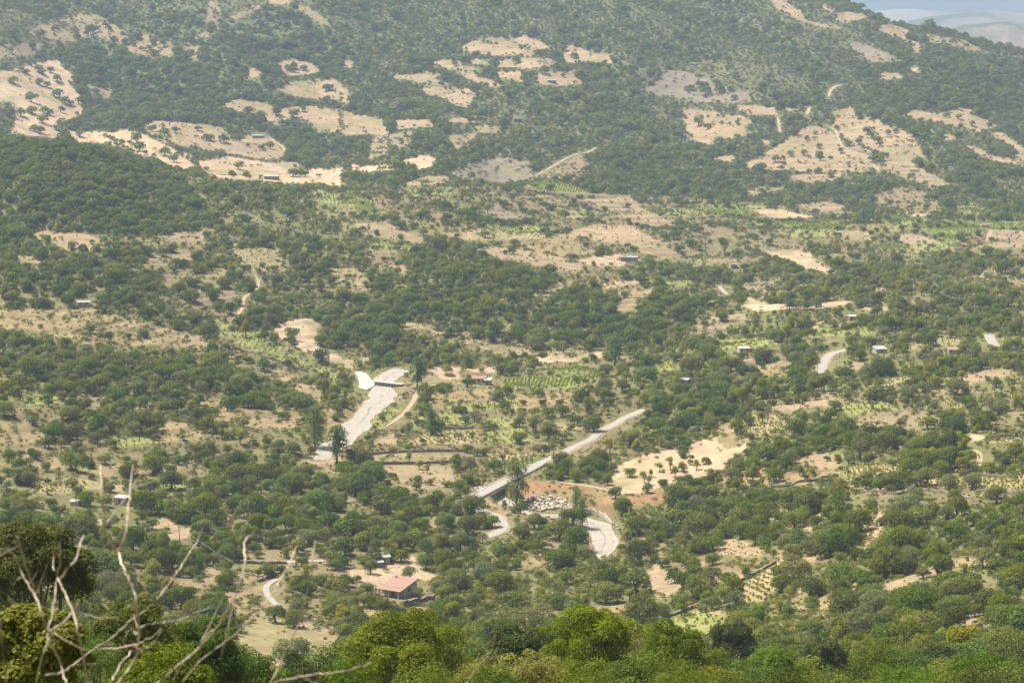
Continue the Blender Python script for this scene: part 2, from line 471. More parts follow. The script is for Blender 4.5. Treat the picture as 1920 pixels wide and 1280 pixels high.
I tan 1080,780 1140,720 1240,690 1300,650 1500,590 1700,560 1760,600 1500,640 1300,700 1140,790
I vinebrown 160,530 230,480 330,490 460,540 430,580 300,570 200,560
I tan 460,360 520,310 610,300 650,250 660,260 580,330 540,370 480,380
I tan 580,390 740,400 740,470 640,450 590,420
I dry 510,540 590,530 590,590 520,590
I tan 680,580 770,550 770,600 690,600
I vine 270,760 390,690 540,590 600,590 580,650 540,730 440,820 360,850 320,800
I green2 0,900 100,860 310,910 200,960 120,1020 0,1060
I tan 40,885 110,852 310,903 290,915 100,880
I dry 590,740 650,720 800,780 960,720 980,780 900,830 760,870 640,870
I tan 1560,890 1660,860 1680,930 1600,970 1500,970
I tan 60,610 120,600 110,640 70,640
I dry 140,690 240,650 370,650 330,700 180,730
I tan 720,330 840,330 850,360 750,360
"""
# albedo of each kind of ground and how many trees / shrubs stand on it (trees per tree cell, shrubs per shrub cell)
KINDS = {
    'pale': ((0.345, 0.260, 0.168), 0.004, 0.008), 'tan': ((0.252, 0.190, 0.117), 0.009, 0.020),
    'tan2': ((0.205, 0.160, 0.098), 0.05, 0.15), 'brown': ((0.175, 0.132, 0.080), 0.06, 0.22),
    'grey': ((0.178, 0.147, 0.112), 0.02, 0.06), 'dry': ((0.220, 0.167, 0.088), 0.05, 0.15),
    'rust': ((0.215, 0.130, 0.064), 0.0, 0.06), 'green': ((0.165, 0.215, 0.045), 0.006, 0.01),
    'green2': ((0.190, 0.205, 0.066), 0.05, 0.13), 'darkgreen': ((0.095, 0.138, 0.030), 0.0, 0.0),
    'vine': ((0.258, 0.208, 0.112), 0.02, 0.02), 'vinepale': ((0.235, 0.192, 0.104), 0.03, 0.05), 'vinebrown': ((0.265, 0.196, 0.118), 0.0, 0.0),
}
# vegetation zones, later ones win: outline in pixels, (oak, olive, pale tree) chance per tree cell, shrub chance per shrub cell
ZONES = [
    ("-400,-400 2400,-400 2400,1500 -400,1500", (0.24, 0.16, 0.14), 0.43),
    ("-400,-400 2400,-400 2400,430 1900,400 1300,380 900,345 640,345 -400,300", (0.34, 0.05, 0.03), 0.84),
    ("100,100 330,60 560,20 640,100 640,270 560,290 400,200 280,230 170,190 110,140", (0.80, 0.0, 0.0), 0.63),
    ("-400,-100 200,-100 330,60 200,30 -400,110", (0.22, 0.03, 0.03), 0.89),
    ("640,20 1500,-100 1560,130 1400,160 1150,110 900,60 700,130", (0.20, 0.03, 0.05), 0.97),
    ("1300,60 1560,60 1640,170 1560,200 1400,160", (0.16, 0.02, 0.10), 0.98),
    ("1640,120 1920,120 2300,150 2300,380 1920,320 1760,200 1600,190", (0.55, 0.05, 0.02), 0.84),
    ("900,150 1200,160 1280,260 1200,300 960,260", (0.30, 0.10, 0.10), 0.79),
    ("-300,240 0,255 150,262 330,315 430,345 470,400 330,440 150,432 50,440 0,470 -300,470", (0.90, 0.0, 0.02), 0.80),
    ("330,320 640,345 640,470 520,520 430,440", (0.22, 0.14, 0.22), 0.51),
    ("640,340 1300,370 1900,430 1900,470 1300,500 900,440 640,400", (0.10, 0.06, 0.05), 0.23),
    ("0,440 160,440 330,470 460,560 520,620 420,640 250,590 110,560 0,540", (0.62, 0.10, 0.05), 0.72),
    ("330,440 560,440 640,470 640,600 520,610 440,560 330,500", (0.40, 0.12, 0.10), 0.51),
    ("700,480 800,440 960,480 1160,560 1180,620 1000,640 860,620 700,580 640,560", (0.72, 0.06, 0.03), 0.73),
    ("930,560 1040,540 1200,560 1300,600 1290,640 1150,645 1000,640 930,620", (0.82, 0.02, 0.0), 0.63),
    ("590,600 720,590 780,640 760,660 700,650 620,660", (0.92, 0.0, 0.0), 0.63),
    ("1150,560 1300,540 1330,600 1280,650 1150,640", (0.75, 0.02, 0.0), 0.72),
    ("0,615 200,640 420,670 560,730 600,760 560,810 400,790 250,740 0,700", (0.58, 0.16, 0.03), 0.51),
    ("0,700 250,740 400,790 560,830 560,870 300,870 0,850", (0.32, 0.12, 0.12), 0.51),
    ("640,640 900,660 900,690 760,700 640,690", (0.45, 0.10, 0.08), 0.72),
    ("760,700 1200,660 1240,800 1100,850 800,880 700,830", (0.10, 0.10, 0.16), 0.23),
    ("1290,590 1920,520 2300,500 2300,740 1900,720 1600,740 1400,740 1180,740 1190,660", (0.26, 0.30, 0.28), 0.51),
    ("1300,480 1600,500 1900,440 2300,440 2300,560 1600,600 1300,560", (0.22, 0.20, 0.22), 0.46),
    ("1200,740 1420,730 1440,800 1320,830 1180,830", (0.70, 0.12, 0.12), 0.72),
    ("1440,740 1920,730 2300,720 2300,860 1900,880 1600,880 1420,860", (0.22, 0.22, 0.24), 0.32),
    ("1330,860 1470,800 1640,780 1660,830 1500,850 1380,880", (0.80, 0.1, 0.0), 0.72),
    ("1640,780 1700,760 1800,800 1800,850 1700,850", (0.5, 0.2, 0.1), 0.43),
    ("0,880 160,900 330,880 560,850 900,920 930,980 900,1010 600,1040 300,1060 0,1020", (0.52, 0.22, 0.06), 0.29),
    ("380,860 560,830 640,850 640,900 450,900", (0.55, 0.2, 0.1), 0.43),
    ("580,880 640,860 860,920 930,960 925,1000 760,1010 640,1000", (0.66, 0.18, 0.02), 0.29),
    ("1000,850 1140,860 1140,905 1010,900", (0.97, 0.0, 0.0), 0.72),
    ("620,1020 900,1010 960,960 1010,1000 1060,1000 1130,1050 1080,1110 900,1130 780,1060", (0.42, 0.42, 0.05), 0.43),
    ("830,1100 980,1080 1120,1030 1210,1060 1160,1120 1000,1150 860,1190 800,1160", (0.42, 0.10, 0.10), 0.98),
    ("1230,920 1400,910 1570,900 1620,950 1620,1040 1500,1040 1420,1020 1360,1000 1280,1060 1220,1020", (0.86, 0.08, 0.02), 0.72),
    ("1150,1040 1210,960 1230,1060 1180,1060", (0.3, 0.1, 0.05), 0.51),
    ("1150,1060 1290,1080 1480,1060 1560,1120 1480,1220 1300,1200 1200,1140", (0.22, 0.20, 0.34), 0.72),
    ("1480,900 2300,880 2300,1010 1700,1000 1600,960", (0.22, 0.26, 0.14), 0.23),
    ("1620,960 1920,930 2300,960 2300,1150 1860,1150 1640,1060", (0.55, 0.20, 0.12), 0.51),
    ("1560,1060 1650,1060 1900,1100 2300,1150 2300,1250 1560,1180", (0.50, 0.22, 0.12), 0.51),
    ("-400,1080 430,1120 640,1180 640,1240 -400,1300", (0.4, 0.2, 0.1), 0.51),
    ("640,1190 1200,1180 1500,1200 2300,1170 2300,1600 -400,1600 -400,1290 640,1250", (0.55, 0.10, 0.16), 0.89),
]
# lines of trees: tile, kind, size in metres, spacing in metres, line
HEDGES = """
A oak 7 8 310,690 400,690 560,690 700,690 760,720 850,760 900,780
A oak 5 7 330,730 380,770 440,780
A oak 6 7 580,760 650,790 740,810
A oak 6 8 870,770 1000,830 1100,840 1230,850
A shrub 5 5 1250,860 1400,890 1500,895 1610,890
A shrub 4 4 1320,930 1500,925
A oak 6 8 960,860 1060,880
A shrub 4 5 1180,890 1270,890
A oak 6 8 1280,990 1390,985 1490,1000
A oak 8 9 1480,560 1590,545 1700,570 1800,590
A oak 7 9 1640,440 1720,430 1790,410
A oak 7 8 1640,930 1720,935
B shrub 5 5 690,320 860,325 1040,325
B oak 6 7 1080,300 1180,300 1240,320 1300,320
B shrub 5 5 860,385 1000,385
B oak 6 7 640,390 690,400 740,410 800,440 860,440
B oak 7 7 790,240 830,245 890,250
B oak 6 7 990,265 1050,280
B shrub 4 5 1100,350 1160,360
B oak 6 7 300,480 440,480 600,480
B shrub 5 5 430,500 540,560 620,565
B oak 7 8 0,1210 100,1210 250,1220
B oak 6 7 560,1250 700,1240 800,1240 1080,1240 1200,1240
B oak 7 7 880,1130 940,1150 1000,1180 1080,1210
B shrub 4 4 1040,1000 1200,1010 1400,1040
B shrub 4 5 1040,1065 1240,1095 1350,1145 1420,1165
B oak 6 7 730,1060 800,1090
C oak 6 7 70,660 240,655
C oak 6 7 200,700 330,700
C oak 6 7 850,710 900,790 940,810 1050,840 1160,885
C oak 6 6 830,650 830,700
C oak 6 7 350,660 480,690 620,660
C oak 7 8 250,790 420,760 450,770
C shrub 4 4 970,770 1050,770
C shrub 4 4 1100,770 1220,770
C shrub 4 4 1090,818 1180,820
C shrub 4 4 1190,860 1280,855
C shrub 4 4 1160,940 1280,935
C oak 6 7 450,960 620,970 860,970 1000,950
C oak 6 8 1240,650 1330,680 1420,690 1520,720 1640,750
C oak 7 8 1640,760 1760,830 1860,840
C oak 6 8 1700,860 1860,900
C oak 5 7 1140,115 1240,160 1350,190 1470,195 1640,250 1760,288 1890,322
C oak 6 7 860,10 960,35 1060,75 1130,110
C oak 6 7 1640,1090 1500,1060 1400,1060
E oak 6 7 0,20 100,30 260,40
E oak 6 7 420,70 640,70 800,75 1080,40
E shrub 4 4 1010,200 1150,230
E shrub 4 5 1540,200 1660,220 1780,255
E oak 6 7 1380,50 1520,40
E shrub 4 4 1280,275 1440,298
E shrub 3 4 860,790 1060,800 1150,790
E oak 6 7 410,1190 460,1185
E shrub 4 4 640,1195 900,1200
E shrub 5 4 930,1115 1060,1110 1150,1105
E olive 4 6 560,1160 640,1165 740,1170 800,1190
E olive 4 6 960,880 1020,895 1110,890
F oak 6 6 400,235 480,250 560,280 700,330
F oak 6 7 700,180 860,190 1000,200
F shrub 4 4 700,320 860,360
F oak 6 7 740,230 800,260 850,270
F oak 5 6 310,440 460,450 560,440
F oak 5 6 1060,100 1180,110
F oak 5 7 150,165 260,170
F shrub 3 4 300,60 440,45
F shrub 3 4 1070,200 1220,200
G oak 6 6 60,90 180,100 320,90
G oak 6 7 1660,760 1780,760
G oak 7 7 1060,600 1340,560 1560,570
G oak 6 6 880,800 1060,800 1180,790 1300,710
H shrub 4 4 900,120 760,160 660,170
I oak 6 6 250,180 420,240 600,230 750,190 880,150
I shrub 3 4 870,140 700,165
P oak 6 6 1280,905 1400,895 1470,870
P olive 5 7 1700,880 1800,880 1850,890
P oak 6 6 1640,835 1700,840 1760,830
P oak 7 6 1590,830 1640,810 1680,820
P shrub 3 3 700,880 740,845 760,830
P oak 6 5 640,1058 700,1056 760,1046 800,1038
P oak 7 4 1203,786 1225,780 1250,774
P oak 6 5 625,872 700,894 780,904 860,915 880,925
P oak 7 5 770,1047 830,1037 890,1025 915,1015
P oak 6 5 636,1064 700,1060 760,1052
P oak 6 5 545,1062 600,1060 640,1058
P olive 5 5 380,1056 430,1060
P oak 6 4 1026,878 1046,867 1064,859
P shrub 2.5 3 690,745 672,768 650,788 626,816 606,838
P shrub 2.5 3 738,732 724,760 704,786 684,806 662,832
P shrub 2.5 3 1100,972 1112,996 1118,1020
P shrub 2.5 3 1152,1000 1150,1020 1140,1036
P shrub 3 3 695,845 760,842 830,845 900,842
"""
# single trees that stand out: tile, kind, width in metres, x, y (base)
SINGLES = """
A oak 9 75,470;A oak 13 135,405;A oak 12 225,410;A oak 7 285,405;A oak 14 240,480;A oak 9 320,455;A oak 9 175,570;A oak 9 330,545;A oak 12 380,585;A oak 9 440,580
A oak 8 115,650;A oak 9 180,636;A oak 13 260,640;A oak 9 240,690;A oak 12 205,740;A oak 6 340,625;A oak 9 765,800;A oak 10 775,845;A oak 7 850,735;A oak 9 920,760;A oak 6 980,740
A oak 6 1105,730;A oak 11 1165,785;A oak 9 1250,800;A oak 14 1320,790;A oak 8 1505,830;A oak 7 920,870;A oak 7 970,905;A oak 7 1330,945;A oak 8 1635,985;A oak 12 1690,985;A oak 6 1375,990
A oak 8 1390,635;A oak 9 1455,665;A oak 9 1545,650;A oak 13 1590,700;A oak 10 1640,660;A oak 17 1685,745;A oak 17 1570,750;A oak 11 1830,510;A oak 8 1830,580;A oak 12 1630,400;A oak 8 1695,395;A oak 14 730,680;A oak 20 840,670;A oak 9 1090,680
B oak 8 585,270;B oak 6 635,370;B oak 7 975,355;B oak 9 1235,285;B oak 8 1300,325;B oak 8 1520,350;B oak 16 1375,370;B oak 14 1455,370;B oak 12 1045,430;B oak 9 1130,415;B oak 10 1235,400;B oak 9 1350,170;B oak 9 390,960;B oak 13 275,710;B oak 7 725,690
B oak 8 905,1160;B oak 8 740,1215;B oak 6 785,1150;B oak 9 1170,1065;B oak 5 1240,1195;B oak 6 1600,1160;B oak 12 670,1020;B oak 12 470,1090
C oak 12 35,500;C oak 13 110,490;C oak 9 130,530;C oak 10 205,520;C oak 9 190,475;C oak 6 270,510;C oak 8 90,700;C oak 6 140,720;C oak 6 605,870;C oak 5 675,865;C oak 5 760,830;C oak 6 760,880;C oak 4 740,750;C oak 4 825,890;C oak 6 520,905;C oak 4 560,890;C oak 5 885,855;C oak 6 760,965
C oak 8 1030,750;C oak 8 1060,770;C oak 6 985,805;C oak 5 1145,755;C oak 5 1185,745;C oak 6 930,815;C oak 9 1310,930;C oak 5 1275,990;C oak 4 1355,1030;C oak 6 1540,665;C oak 5 1470,655;C oak 6 1615,705;C oak 6 1710,720;C oak 8 990,660;C oak 6 1050,665;C oak 14 1080,900;C oak 8 630,755;C oak 8 1140,140;C oak 9 1265,220;C oak 7 1290,225;C oak 6 1335,235;C oak 9 1690,1010;C oak 9 1785,1095;C oak 11 1385,1115;C oak 9 255,1050
C poplar 5 985,1240;C poplar 5 1010,1235;C poplar 5 1035,1240;C poplar 5 1060,1230;C poplar 5 1085,1235;C poplar 5 1105,1225;C poplar 4 905,1240
D oak 6 405,195;D oak 5 465,205;D oak 4 515,170;D pale 5 230,150;D pale 4 565,175;D oak 7 960,220;D oak 7 910,240;D oak 9 985,300;D oak 7 1030,300;D oak 8 1050,400;D oak 7 1095,410;D oak 9 1000,460;D oak 10 1065,490;D oak 10 1200,480;D oak 9 1215,545;D oak 6 1140,440;D oak 9 1255,420;D oak 9 1180,315;D oak 8 1285,560;D oak 5 1330,510;D oak 9 1390,435;D pale 7 1300,345
D oak 9 1625,705;D oak 9 1790,825;D oak 11 1815,745;D oak 12 1510,710;D oak 10 240,530;D oak 8 385,510;D oak 9 470,1100;D oak 14 830,1160;D oak 12 640,1090;D oak 8 1270,1100;D oak 5 1110,1130;D oak 8 1155,1220;D oak 5 1580,1150;D oak 6 610,715;D oak 10 55,1010;D oak 9 25,1130;D oak 10 390,1160;D oak 6 90,700
P poplar 8 590,838;P oak 4 585,850;P poplar2 9 632,868;P poplar2 8 782,728;P poplar 6 808,815;P oak 8 813,815
E oak 5 330,140;E oak 5 120,100;E oak 5 880,185;E oak 6 960,180;E oak 7 785,250;E oak 5 770,190;E oak 4 915,230;E oak 7 630,170;E oak 10 395,300;E oak 6 315,340;E oak 8 1165,340;E oak 9 1455,225;E oak 5 1330,150;E oak 6 1420,430;E oak 6 1580,470;E oak 9 1500,555;E olive 8 1065,755;E oak 11 925,900;E olive 6 585,900;E oak 6 925,1015;E oak 6 1100,1025;E oak 4 1015,1070;E oak 14 1195,1140;E oak 9 1410,1215;E oak 9 1345,1050;E pale 7 1070,1220;E oak 7 1300,1180;E pale 5 870,1010;E pale 6 880,1050;E olive 5 950,1055;E oak 10 1160,1265;E oak 7 1000,1280;E poplar2 9 1525,850;E oak 10 1690,940;E olive 9 1480,910;E olive 7 1560,890;E oak 6 995,1190;E oak 5 675,1115;E olive 6 745,1160;E olive 5 690,1170;E oak 7 450,1120;E oak 5 470,1040;E oak 6 560,990;E oak 5 600,990;E oak 6 705,970
F oak 11 720,530;F oak 6 375,385;F oak 8 310,240;F oak 5 420,240;F oak 5 295,100;F oak 5 160,75;F oak 8 930,395;F oak 7 975,255;F oak 7 900,330;F oak 4 985,385;F oak 8 1060,410;F oak 6 1075,520;F oak 9 1190,560;F oak 8 1090,570;F oak 5 1720,155;F oak 6 1190,160;F oak 8 240,350;F oak 8 220,600;F oak 5 120,630;F oak 12 690,860;F oak 10 600,820;F olive 11 660,840;F oak 9 455,835;F oak 11 360,900;F oak 12 1000,460;F pale 7 710,1000;F oak 5 740,1040;F pale 6 510,1025;F pale 9 440,1030;F pale 7 790,990;F oak 9 1500,1190;F oak 8 1090,1030;F oak 14 1420,910;F oak 16 1560,870;F oak 18 1330,970;F oak 7 1380,740;F oak 9 1000,620;F oak 5 605,640
P oak 8 1570,828;P oak 8 1600,840;P oak 9 1620,842;P oak 10 1660,845;P oak 8 1680,830;P oak 7 1722,845;P oak 8 1745,835;P oak 9 1775,845;P oak 7 1800,840;P oak 6 1815,868;P oak 7 1905,865;P oak 8 1710,890;P oak 9 1765,895;P oak 8 1672,918;P oak 7 1700,870;P olive 7 1735,910;P olive 7 1778,915;P olive 6 1825,912;P olive 6 1865,935;P oak 9 1790,810
G oak 9 410,95;G oak 8 720,130;G oak 9 850,115;G oak 12 530,290;G oak 12 100,330;G oak 12 200,400;G olive 12 440,470;G oak 12 60,420;G oak 10 960,200;G oak 8 880,530;G oak 9 740,540;G oak 10 800,330;G oak 12 1260,230;G oak 12 1220,600;G oak 6 1130,620;G oak 12 930,580;G oak 8 1030,380;G oak 12 1585,960;G olive 9 1640,1200;G oak 10 600,690;G oak 9 530,660;G oak 9 1100,950;G olive 9 1250,980;G pale 8 860,750;G olive 8 600,790;G oak 10 720,850;G oak 9 1010,870;G oak 11 1480,420;G oak 12 1560,330;G oak 9 1400,360;G oak 14 1650,440;G oak 12 1300,500
H oak 8 130,80;H oak 6 225,340;H oak 8 400,390;H oak 10 325,290;H oak 9 210,460;H oak 9 310,470;H oak 7 580,410;H oak 9 710,450;H oak 11 800,420;H oak 12 540,340;H oak 10 740,340;H oak 9 330,540;H oak 8 60,430;H oak 12 520,640;H olive 5 335,600;H olive 5 275,600;H olive 5 165,670;H oak 3 85,715;H olive 6 140,790;H oak 5 155,860;H oak 5 195,850;H olive 7 45,890;H oak 8 90,1000;H olive 6 540,780;H oak 6 540,760;H olive 6 740,860;H oak 9 580,930;H oak 6 240,905;H olive 4 425,800;H oak 4 290,905;H olive 8 800,720;H olive 5 380,700;H oak 8 620,690
H poplar 8 975,300;H poplar 5 1310,340;H poplar 5 1345,420;H oak 8 1290,400;H oak 6 1000,330;H oak 5 1530,250;H oak 5 1610,130;H oak 10 1660,450;H oak 10 1660,610;H oak 8 1570,340;H oak 8 1550,740;H oak 9 1650,780;H oak 8 1480,760;H oak 9 1210,480;H oak 10 1210,640;H oak 9 1310,540;H oak 6 1860,720;H olive 7 1080,420;H olive 6 1110,500
H pale 4 1775,100;H pale 4 1835,90;H pale 3 1730,130;H pale 4 1715,175;H pale 4 1690,165;H pale 4 1860,130;H pale 4 1900,100;H pale 4 480,110;H pale 4 440,90;H pale 4 380,50;H olive 7 860,110;H olive 6 720,70;H olive 6 640,80
I olive 7 275,140;I oak 8 580,90;I oak 10 1280,100;I oak 10 1400,110;I oak 10 1480,100;I olive 7 1335,180;I oak 12 1150,200;I olive 6 1025,170;I olive 7 1485,215;I olive 6 1610,200;I olive 8 1750,280;I olive 6 1290,260;I olive 9 1260,340;I oak 14 810,270;I oak 10 690,340;I oak 8 620,420;I oak 6 545,390;I olive 11 650,580;I oak 17 860,480;I oak 11 280,470;I oak 10 1140,680;I olive 10 630,720;I oak 7 870,820;I oak 10 90,810;I oak 6 265,740;I olive 13 240,870;I oak 6 555,770;I pale 3 425,185;I pale 3 485,175;I pale 4 360,150;I pale 4 725,130;I pale 4 655,125;I pale 3 195,170;I pale 4 75,90;I oak 4 130,60;I oak 8 1220,910;I oak 9 1300,930;I oak 7 1500,930;I oak 7 1400,900;I oak 8 720,800;I oak 9 900,920
"""
# ------------------------------------------------------------------ rasters of the traced outlines (lookup tables for layout only)
RU0, RV0, RST = -420.0, -160.0, 1.5
RW, RH = int(2760 / RST), int(1760 / RST)
def fill(raster, poly, val):
    P = np.array(poly, float)
    i0 = max(int((P[:, 0].min() - RU0) / RST), 0); i1 = min(int((P[:, 0].max() - RU0) / RST) + 2, RW)
    j0 = max(int((P[:, 1].min() - RV0) / RST), 0); j1 = min(int((P[:, 1].max() - RV0) / RST) + 2, RH)
    if i1 <= i0 or j1 <= j0:
        return
    U, V = np.meshgrid(RU0 + (np.arange(i0, i1) + 0.5) * RST, RV0 + (np.arange(j0, j1) + 0.5) * RST)
    ins = np.zeros(U.shape, bool)
    n = len(P)
    for k in range(n):
        x1, y1 = P[k]; x2, y2 = P[(k + 1) % n]
        if y1 == y2:
            continue
        c = ((y1 > V) != (y2 > V)) & (U < (x2 - x1) * (V - y1) / (y2 - y1) + x1)
        ins ^= c
    raster[j0:j1, i0:i1][ins] = val
def look(raster, u, v):
    i = np.clip(((u - RU0) / RST).astype(int), 0, RW - 1)
    j = np.clip(((v - RV0) / RST).astype(int), 0, RH - 1)
    return raster[j, i]
KN = list(KINDS)
field_r = np.full((RH, RW), -1, np.int16)
FPOLY = []
for line in FIELDS.strip().splitlines():
    c, k, s = line.split(' ', 2)
    p = pts(c, s)
    # outlines that end at the edge of the picture go on beyond it
    p = [(u - 60 if u < 2 else u + 60 if u > 1917 else u, v - 40 if v < 1 else v) for u, v in p]
    FPOLY.append((k, p)); fill(field_r, p, KN.index(k))
zone_r = np.zeros((RH, RW), np.int16)
for k, (s, t, sh) in enumerate(ZONES):
    p = pts('P', s)
    fill(zone_r, p, k)
ZT = np.array([z[1] for z in ZONES]); ZS = np.array([z[2] for z in ZONES])

# ------------------------------------------------------------------ roads, tracks, river: traced lines, projected on the ground
def smooth(P, step):
    """Catmull-Rom through world points, resampled"""
    P = [np.array(p, float) for p in P]
    P = [2 * P[0] - P[1]] + P + [2 * P[-1] - P[-2]]
    out = []
    for k in range(1, len(P) - 2):
        n = max(2, int(np.linalg.norm(P[k + 1] - P[k]) / step))
        for q in range(n):
            t = q / n
            a, b, c, d = P[k - 1:k + 3]
            out.append(0.5 * ((2 * b) + (c - a) * t + (2 * a - 5 * b + 4 * c - d) * t * t + (3 * b - a - 3 * c + d) * t ** 3))
    out.append(P[-2])
    return np.array(out)

def soften(A, n):
    for _ in range(n):
        B = A.copy(); B[1:-1] = (A[:-2] + 2 * A[1:-1] + A[2:]) / 4; A = B
    return A

UPPER = "1590,655 1568,660 1551,670 1543,684 1538,700 1535,708"
MAIN = "1208,768 1194,774 1164,787 1137,803 1117,817 1090,831 1062,846 1040,857 1008,872 960,897 905,925 886,936 884,948 902,958 928,966 943,980 942,994 920,1004 890,1012 860,1018"
LOWER = "530,1142 514,1130 500,1112 497,1101 506,1091 520,1085"
LANE = "640,1049 618,1051 540,1053 480,1055 430,1051 400,1049"
BEND = "1349,536 1355,544 1362,551 1366,555"
PATCH = "1853,627 1857,634 1862,644 1868,650"
TRACKS = [
    ("822,718 800,727 782,738 775,752 765,766 757,776 735,792 718,804", 2.2, "dirt track"),
    ("1003,331 1040,310 1086,288 1122,276", 2.6, "dirt track"),
    ("1548,235 1566,245 1577,270 1590,279 1650,296 1668,301", 2.6, "dirt track"),
    ("1553,183 1559,168 1582,158", 3.5, "dirt track"), ("1512,217 1519,200", 3.5, "dirt track"), ("1636,309 1650,322", 3.5, "dirt track"),
    ("1458,218 1463,250", 3.0, "dirt track"),
    ("477,514 484,534 457,561 453,581 433,602", 2.0, "dirt track"),
    ("986,753 1060,760", 2.0, "dirt track"),
    ("986,352 1050,361 1100,363 1160,369 1180,372", 3.0, "dirt track"),
    ("1603,930 1643,920 1690,914 1716,905 1770,886 1812,882 1834,870 1836,850 1820,838", 2.0, "dirt track"),
    ("768,1040 775,1050 785,1066 798,1082", 3.0, "dirt track"),
    ("500,255 530,275 533,285", 2.6, "dirt track"),
    ("1010,903 1060,905 1120,914 1165,926", 2.2, "dirt track"),
    ("1850,452 1858,430", 3.0, "dirt track"),
]
RIVER = "760,690 735,700 718,712 714,724 718,738 708,752 692,768 678,782 664,796 650,812 632,828 615,842 603,858"
RIVW = "10 10 9 9 12 12 10 9 11 12 13 10 5"
RIVER2 = "890,902 915,908 945,921 966,938 995,951 1040,962 1085,967 1112,978 1127,994 1136,1014 1132,1030 1124,1044"
RIVW2 = "3 3 5 6 5 5 5 8 10 9 6 3"
def line_px(s):
    return pts('P', s)
def world_line(s, step=2.0, sm=6):
    P = [np.array(hit(u, v)) for u, v in line_px(s)]
    A = smooth(P, step)
    A[:, 2] = hgt(A[:, 0], A[:, 1])
    A = soften(A, sm)
    return A
road_main = world_line(MAIN, 2.0, 4); road_lower = world_line(LOWER); road_bend = world_line(BEND); road_patch = world_line(PATCH); road_lane = world_line(LANE); road_upper = world_line(UPPER)
tracks = [world_line(s, 2.0, 4) for s, w, n in TRACKS]
rivers, rwid = [], []
for s_, w_ in ((RIVER, RIVW), (RIVER2, RIVW2)):
    A = world_line(s_, 3.0, 4)
    A[:, 2] = soften(A[:, 2:3], 40)[:, 0]
    rivers.append(A); rwid.append(np.interp(np.linspace(0, 1, len(A)), np.linspace(0, 1, len(w_.split())), [float(q) for q in w_.split()]))
river = np.concatenate(rivers); rw = np.concatenate(rwid)

def nearest(A, x, y):
    """distance to the polyline's points and the nearest index, for points near it only"""
    d = np.full(x.shape, 1e9); idx = np.zeros(x.shape, int)
    for k0 in range(0, len(A), 12):
        B = A[k0:k0 + 13]
        m = (x > B[:, 0].min() - 25) & (x < B[:, 0].max() + 25) & (y > B[:, 1].min() - 25) & (y < B[:, 1].max() + 25)
        if not m.any():
            continue
        xs, ys = x[m], y[m]
        dd = np.hypot(xs[:, None] - B[None, :, 0], ys[:, None] - B[None, :, 1])
        j = dd.argmin(1); q = dd[np.arange(len(j)), j]
        dm = d[m]; im = idx[m]
        b = q < dm
        dm[b] = q[b]; im[b] = j[b] + k0
        d[m] = dm; idx[m] = im
    return d, idx

def level(A, half, blend, drop=0.0):
    """lay the ground flat along a line"""
    global gZ
    d, k = nearest(A, gX, gY)
    w = np.clip(1 - (d - half) / blend, 0, 1); w = w * w * (3 - 2 * w)
    m = d < half + blend
    gZ[m] = gZ[m] * (1 - w[m]) + (A[k[m], 2] - drop) * w[m]

# river bed first (cut into the ground), then the roads
def cut_river():
    global gZ
    d, k = nearest(river, gX, gY)
    half = rw[k] * 0.5
    w = np.clip(1 - (d - half) / 7.0, 0, 1); w = w * w * (3 - 2 * w)
    m = d < half + 7
    uu, vv = to_px(river[:, 0], river[:, 1], river[:, 2])
    deep = 1.0 + 2.6 * np.exp(-((uu - 950) / 75) ** 2) * (vv > 880)
    gZ[m] = gZ[m] * (1 - w[m]) + (river[k[m], 2] - deep[k[m]]) * w[m]
    river[:, 2] -= deep
cut_river()
bu, bv = to_px(road_main[:, 0], road_main[:, 1], road_main[:, 2])
on_bridge = (bv > 872) & (bv < 932) & (bu > 880) & (bu < 1012)
for part in (road_main[:np.nonzero(on_bridge)[0][0] + 1], road_main[np.nonzero(on_bridge)[0][-1]:]):
    level(part, 3.4, 5.0, 0.10)
level(road_lower, 3.0, 3.0, 0.10); level(road_bend, 3.0, 4.0, 0.10); level(road_patch, 3.2, 4.0, 0.1); level(road_lane, 1.8, 3.0, 0.1); level(road_upper, 3.0, 4.0, 0.1)
for A, (s, w, n) in zip(tracks, TRACKS):
    level(A, w * 0.5, 2.5, 0.06)

# ------------------------------------------------------------------ materials
def mat(name):
    m = bpy.data.materials.new(name); m.use_nodes = True
    nt = m.node_tree
    return m, nt, nt.nodes["Principled BSDF"]
def plain(name, rgb, rough=0.85, var=0.18, scale=2.0, bump=0.25, bscale=6.0, metal=0.0):
    m, nt, b = mat(name)
    N, L = nt.nodes, nt.links
    tc = N.new("ShaderNodeTexCoord")
    n1 = N.new("ShaderNodeTexNoise"); n1.inputs["Scale"].default_value = scale; n1.inputs["Detail"].default_value = 5
    L.new(tc.outputs["Object"], n1.inputs["Vector"])
    mx = N.new("ShaderNodeMix"); mx.data_type = 'RGBA'
    mx.inputs[6].default_value = (*[c * (1 - var) for c in rgb], 1); mx.inputs[7].default_value = (*[min(c * (1 + var), 0.95) for c in rgb], 1)
    L.new(n1.outputs["Fac"], mx.inputs[0]); L.new(mx.outputs[2], b.inputs["Base Color"])
    b.inputs["Specular IOR Level"].default_value = 0.2; b.inputs["Roughness"].default_value = rough; b.inputs["Metallic"].default_value = metal
    if bump:
        n2 = N.new("ShaderNodeTexNoise"); n2.inputs["Scale"].default_value = bscale; n2.inputs["Detail"].default_value = 4
        L.new(tc.outputs["Object"], n2.inputs["Vector"])
        bp = N.new("ShaderNodeBump"); bp.inputs["Strength"].default_value = bump; bp.inputs["Distance"].default_value = 0.1
        L.new(n2.outputs["Fac"], bp.inputs["Height"]); L.new(bp.outputs[0], b.inputs["Normal"])
    return m

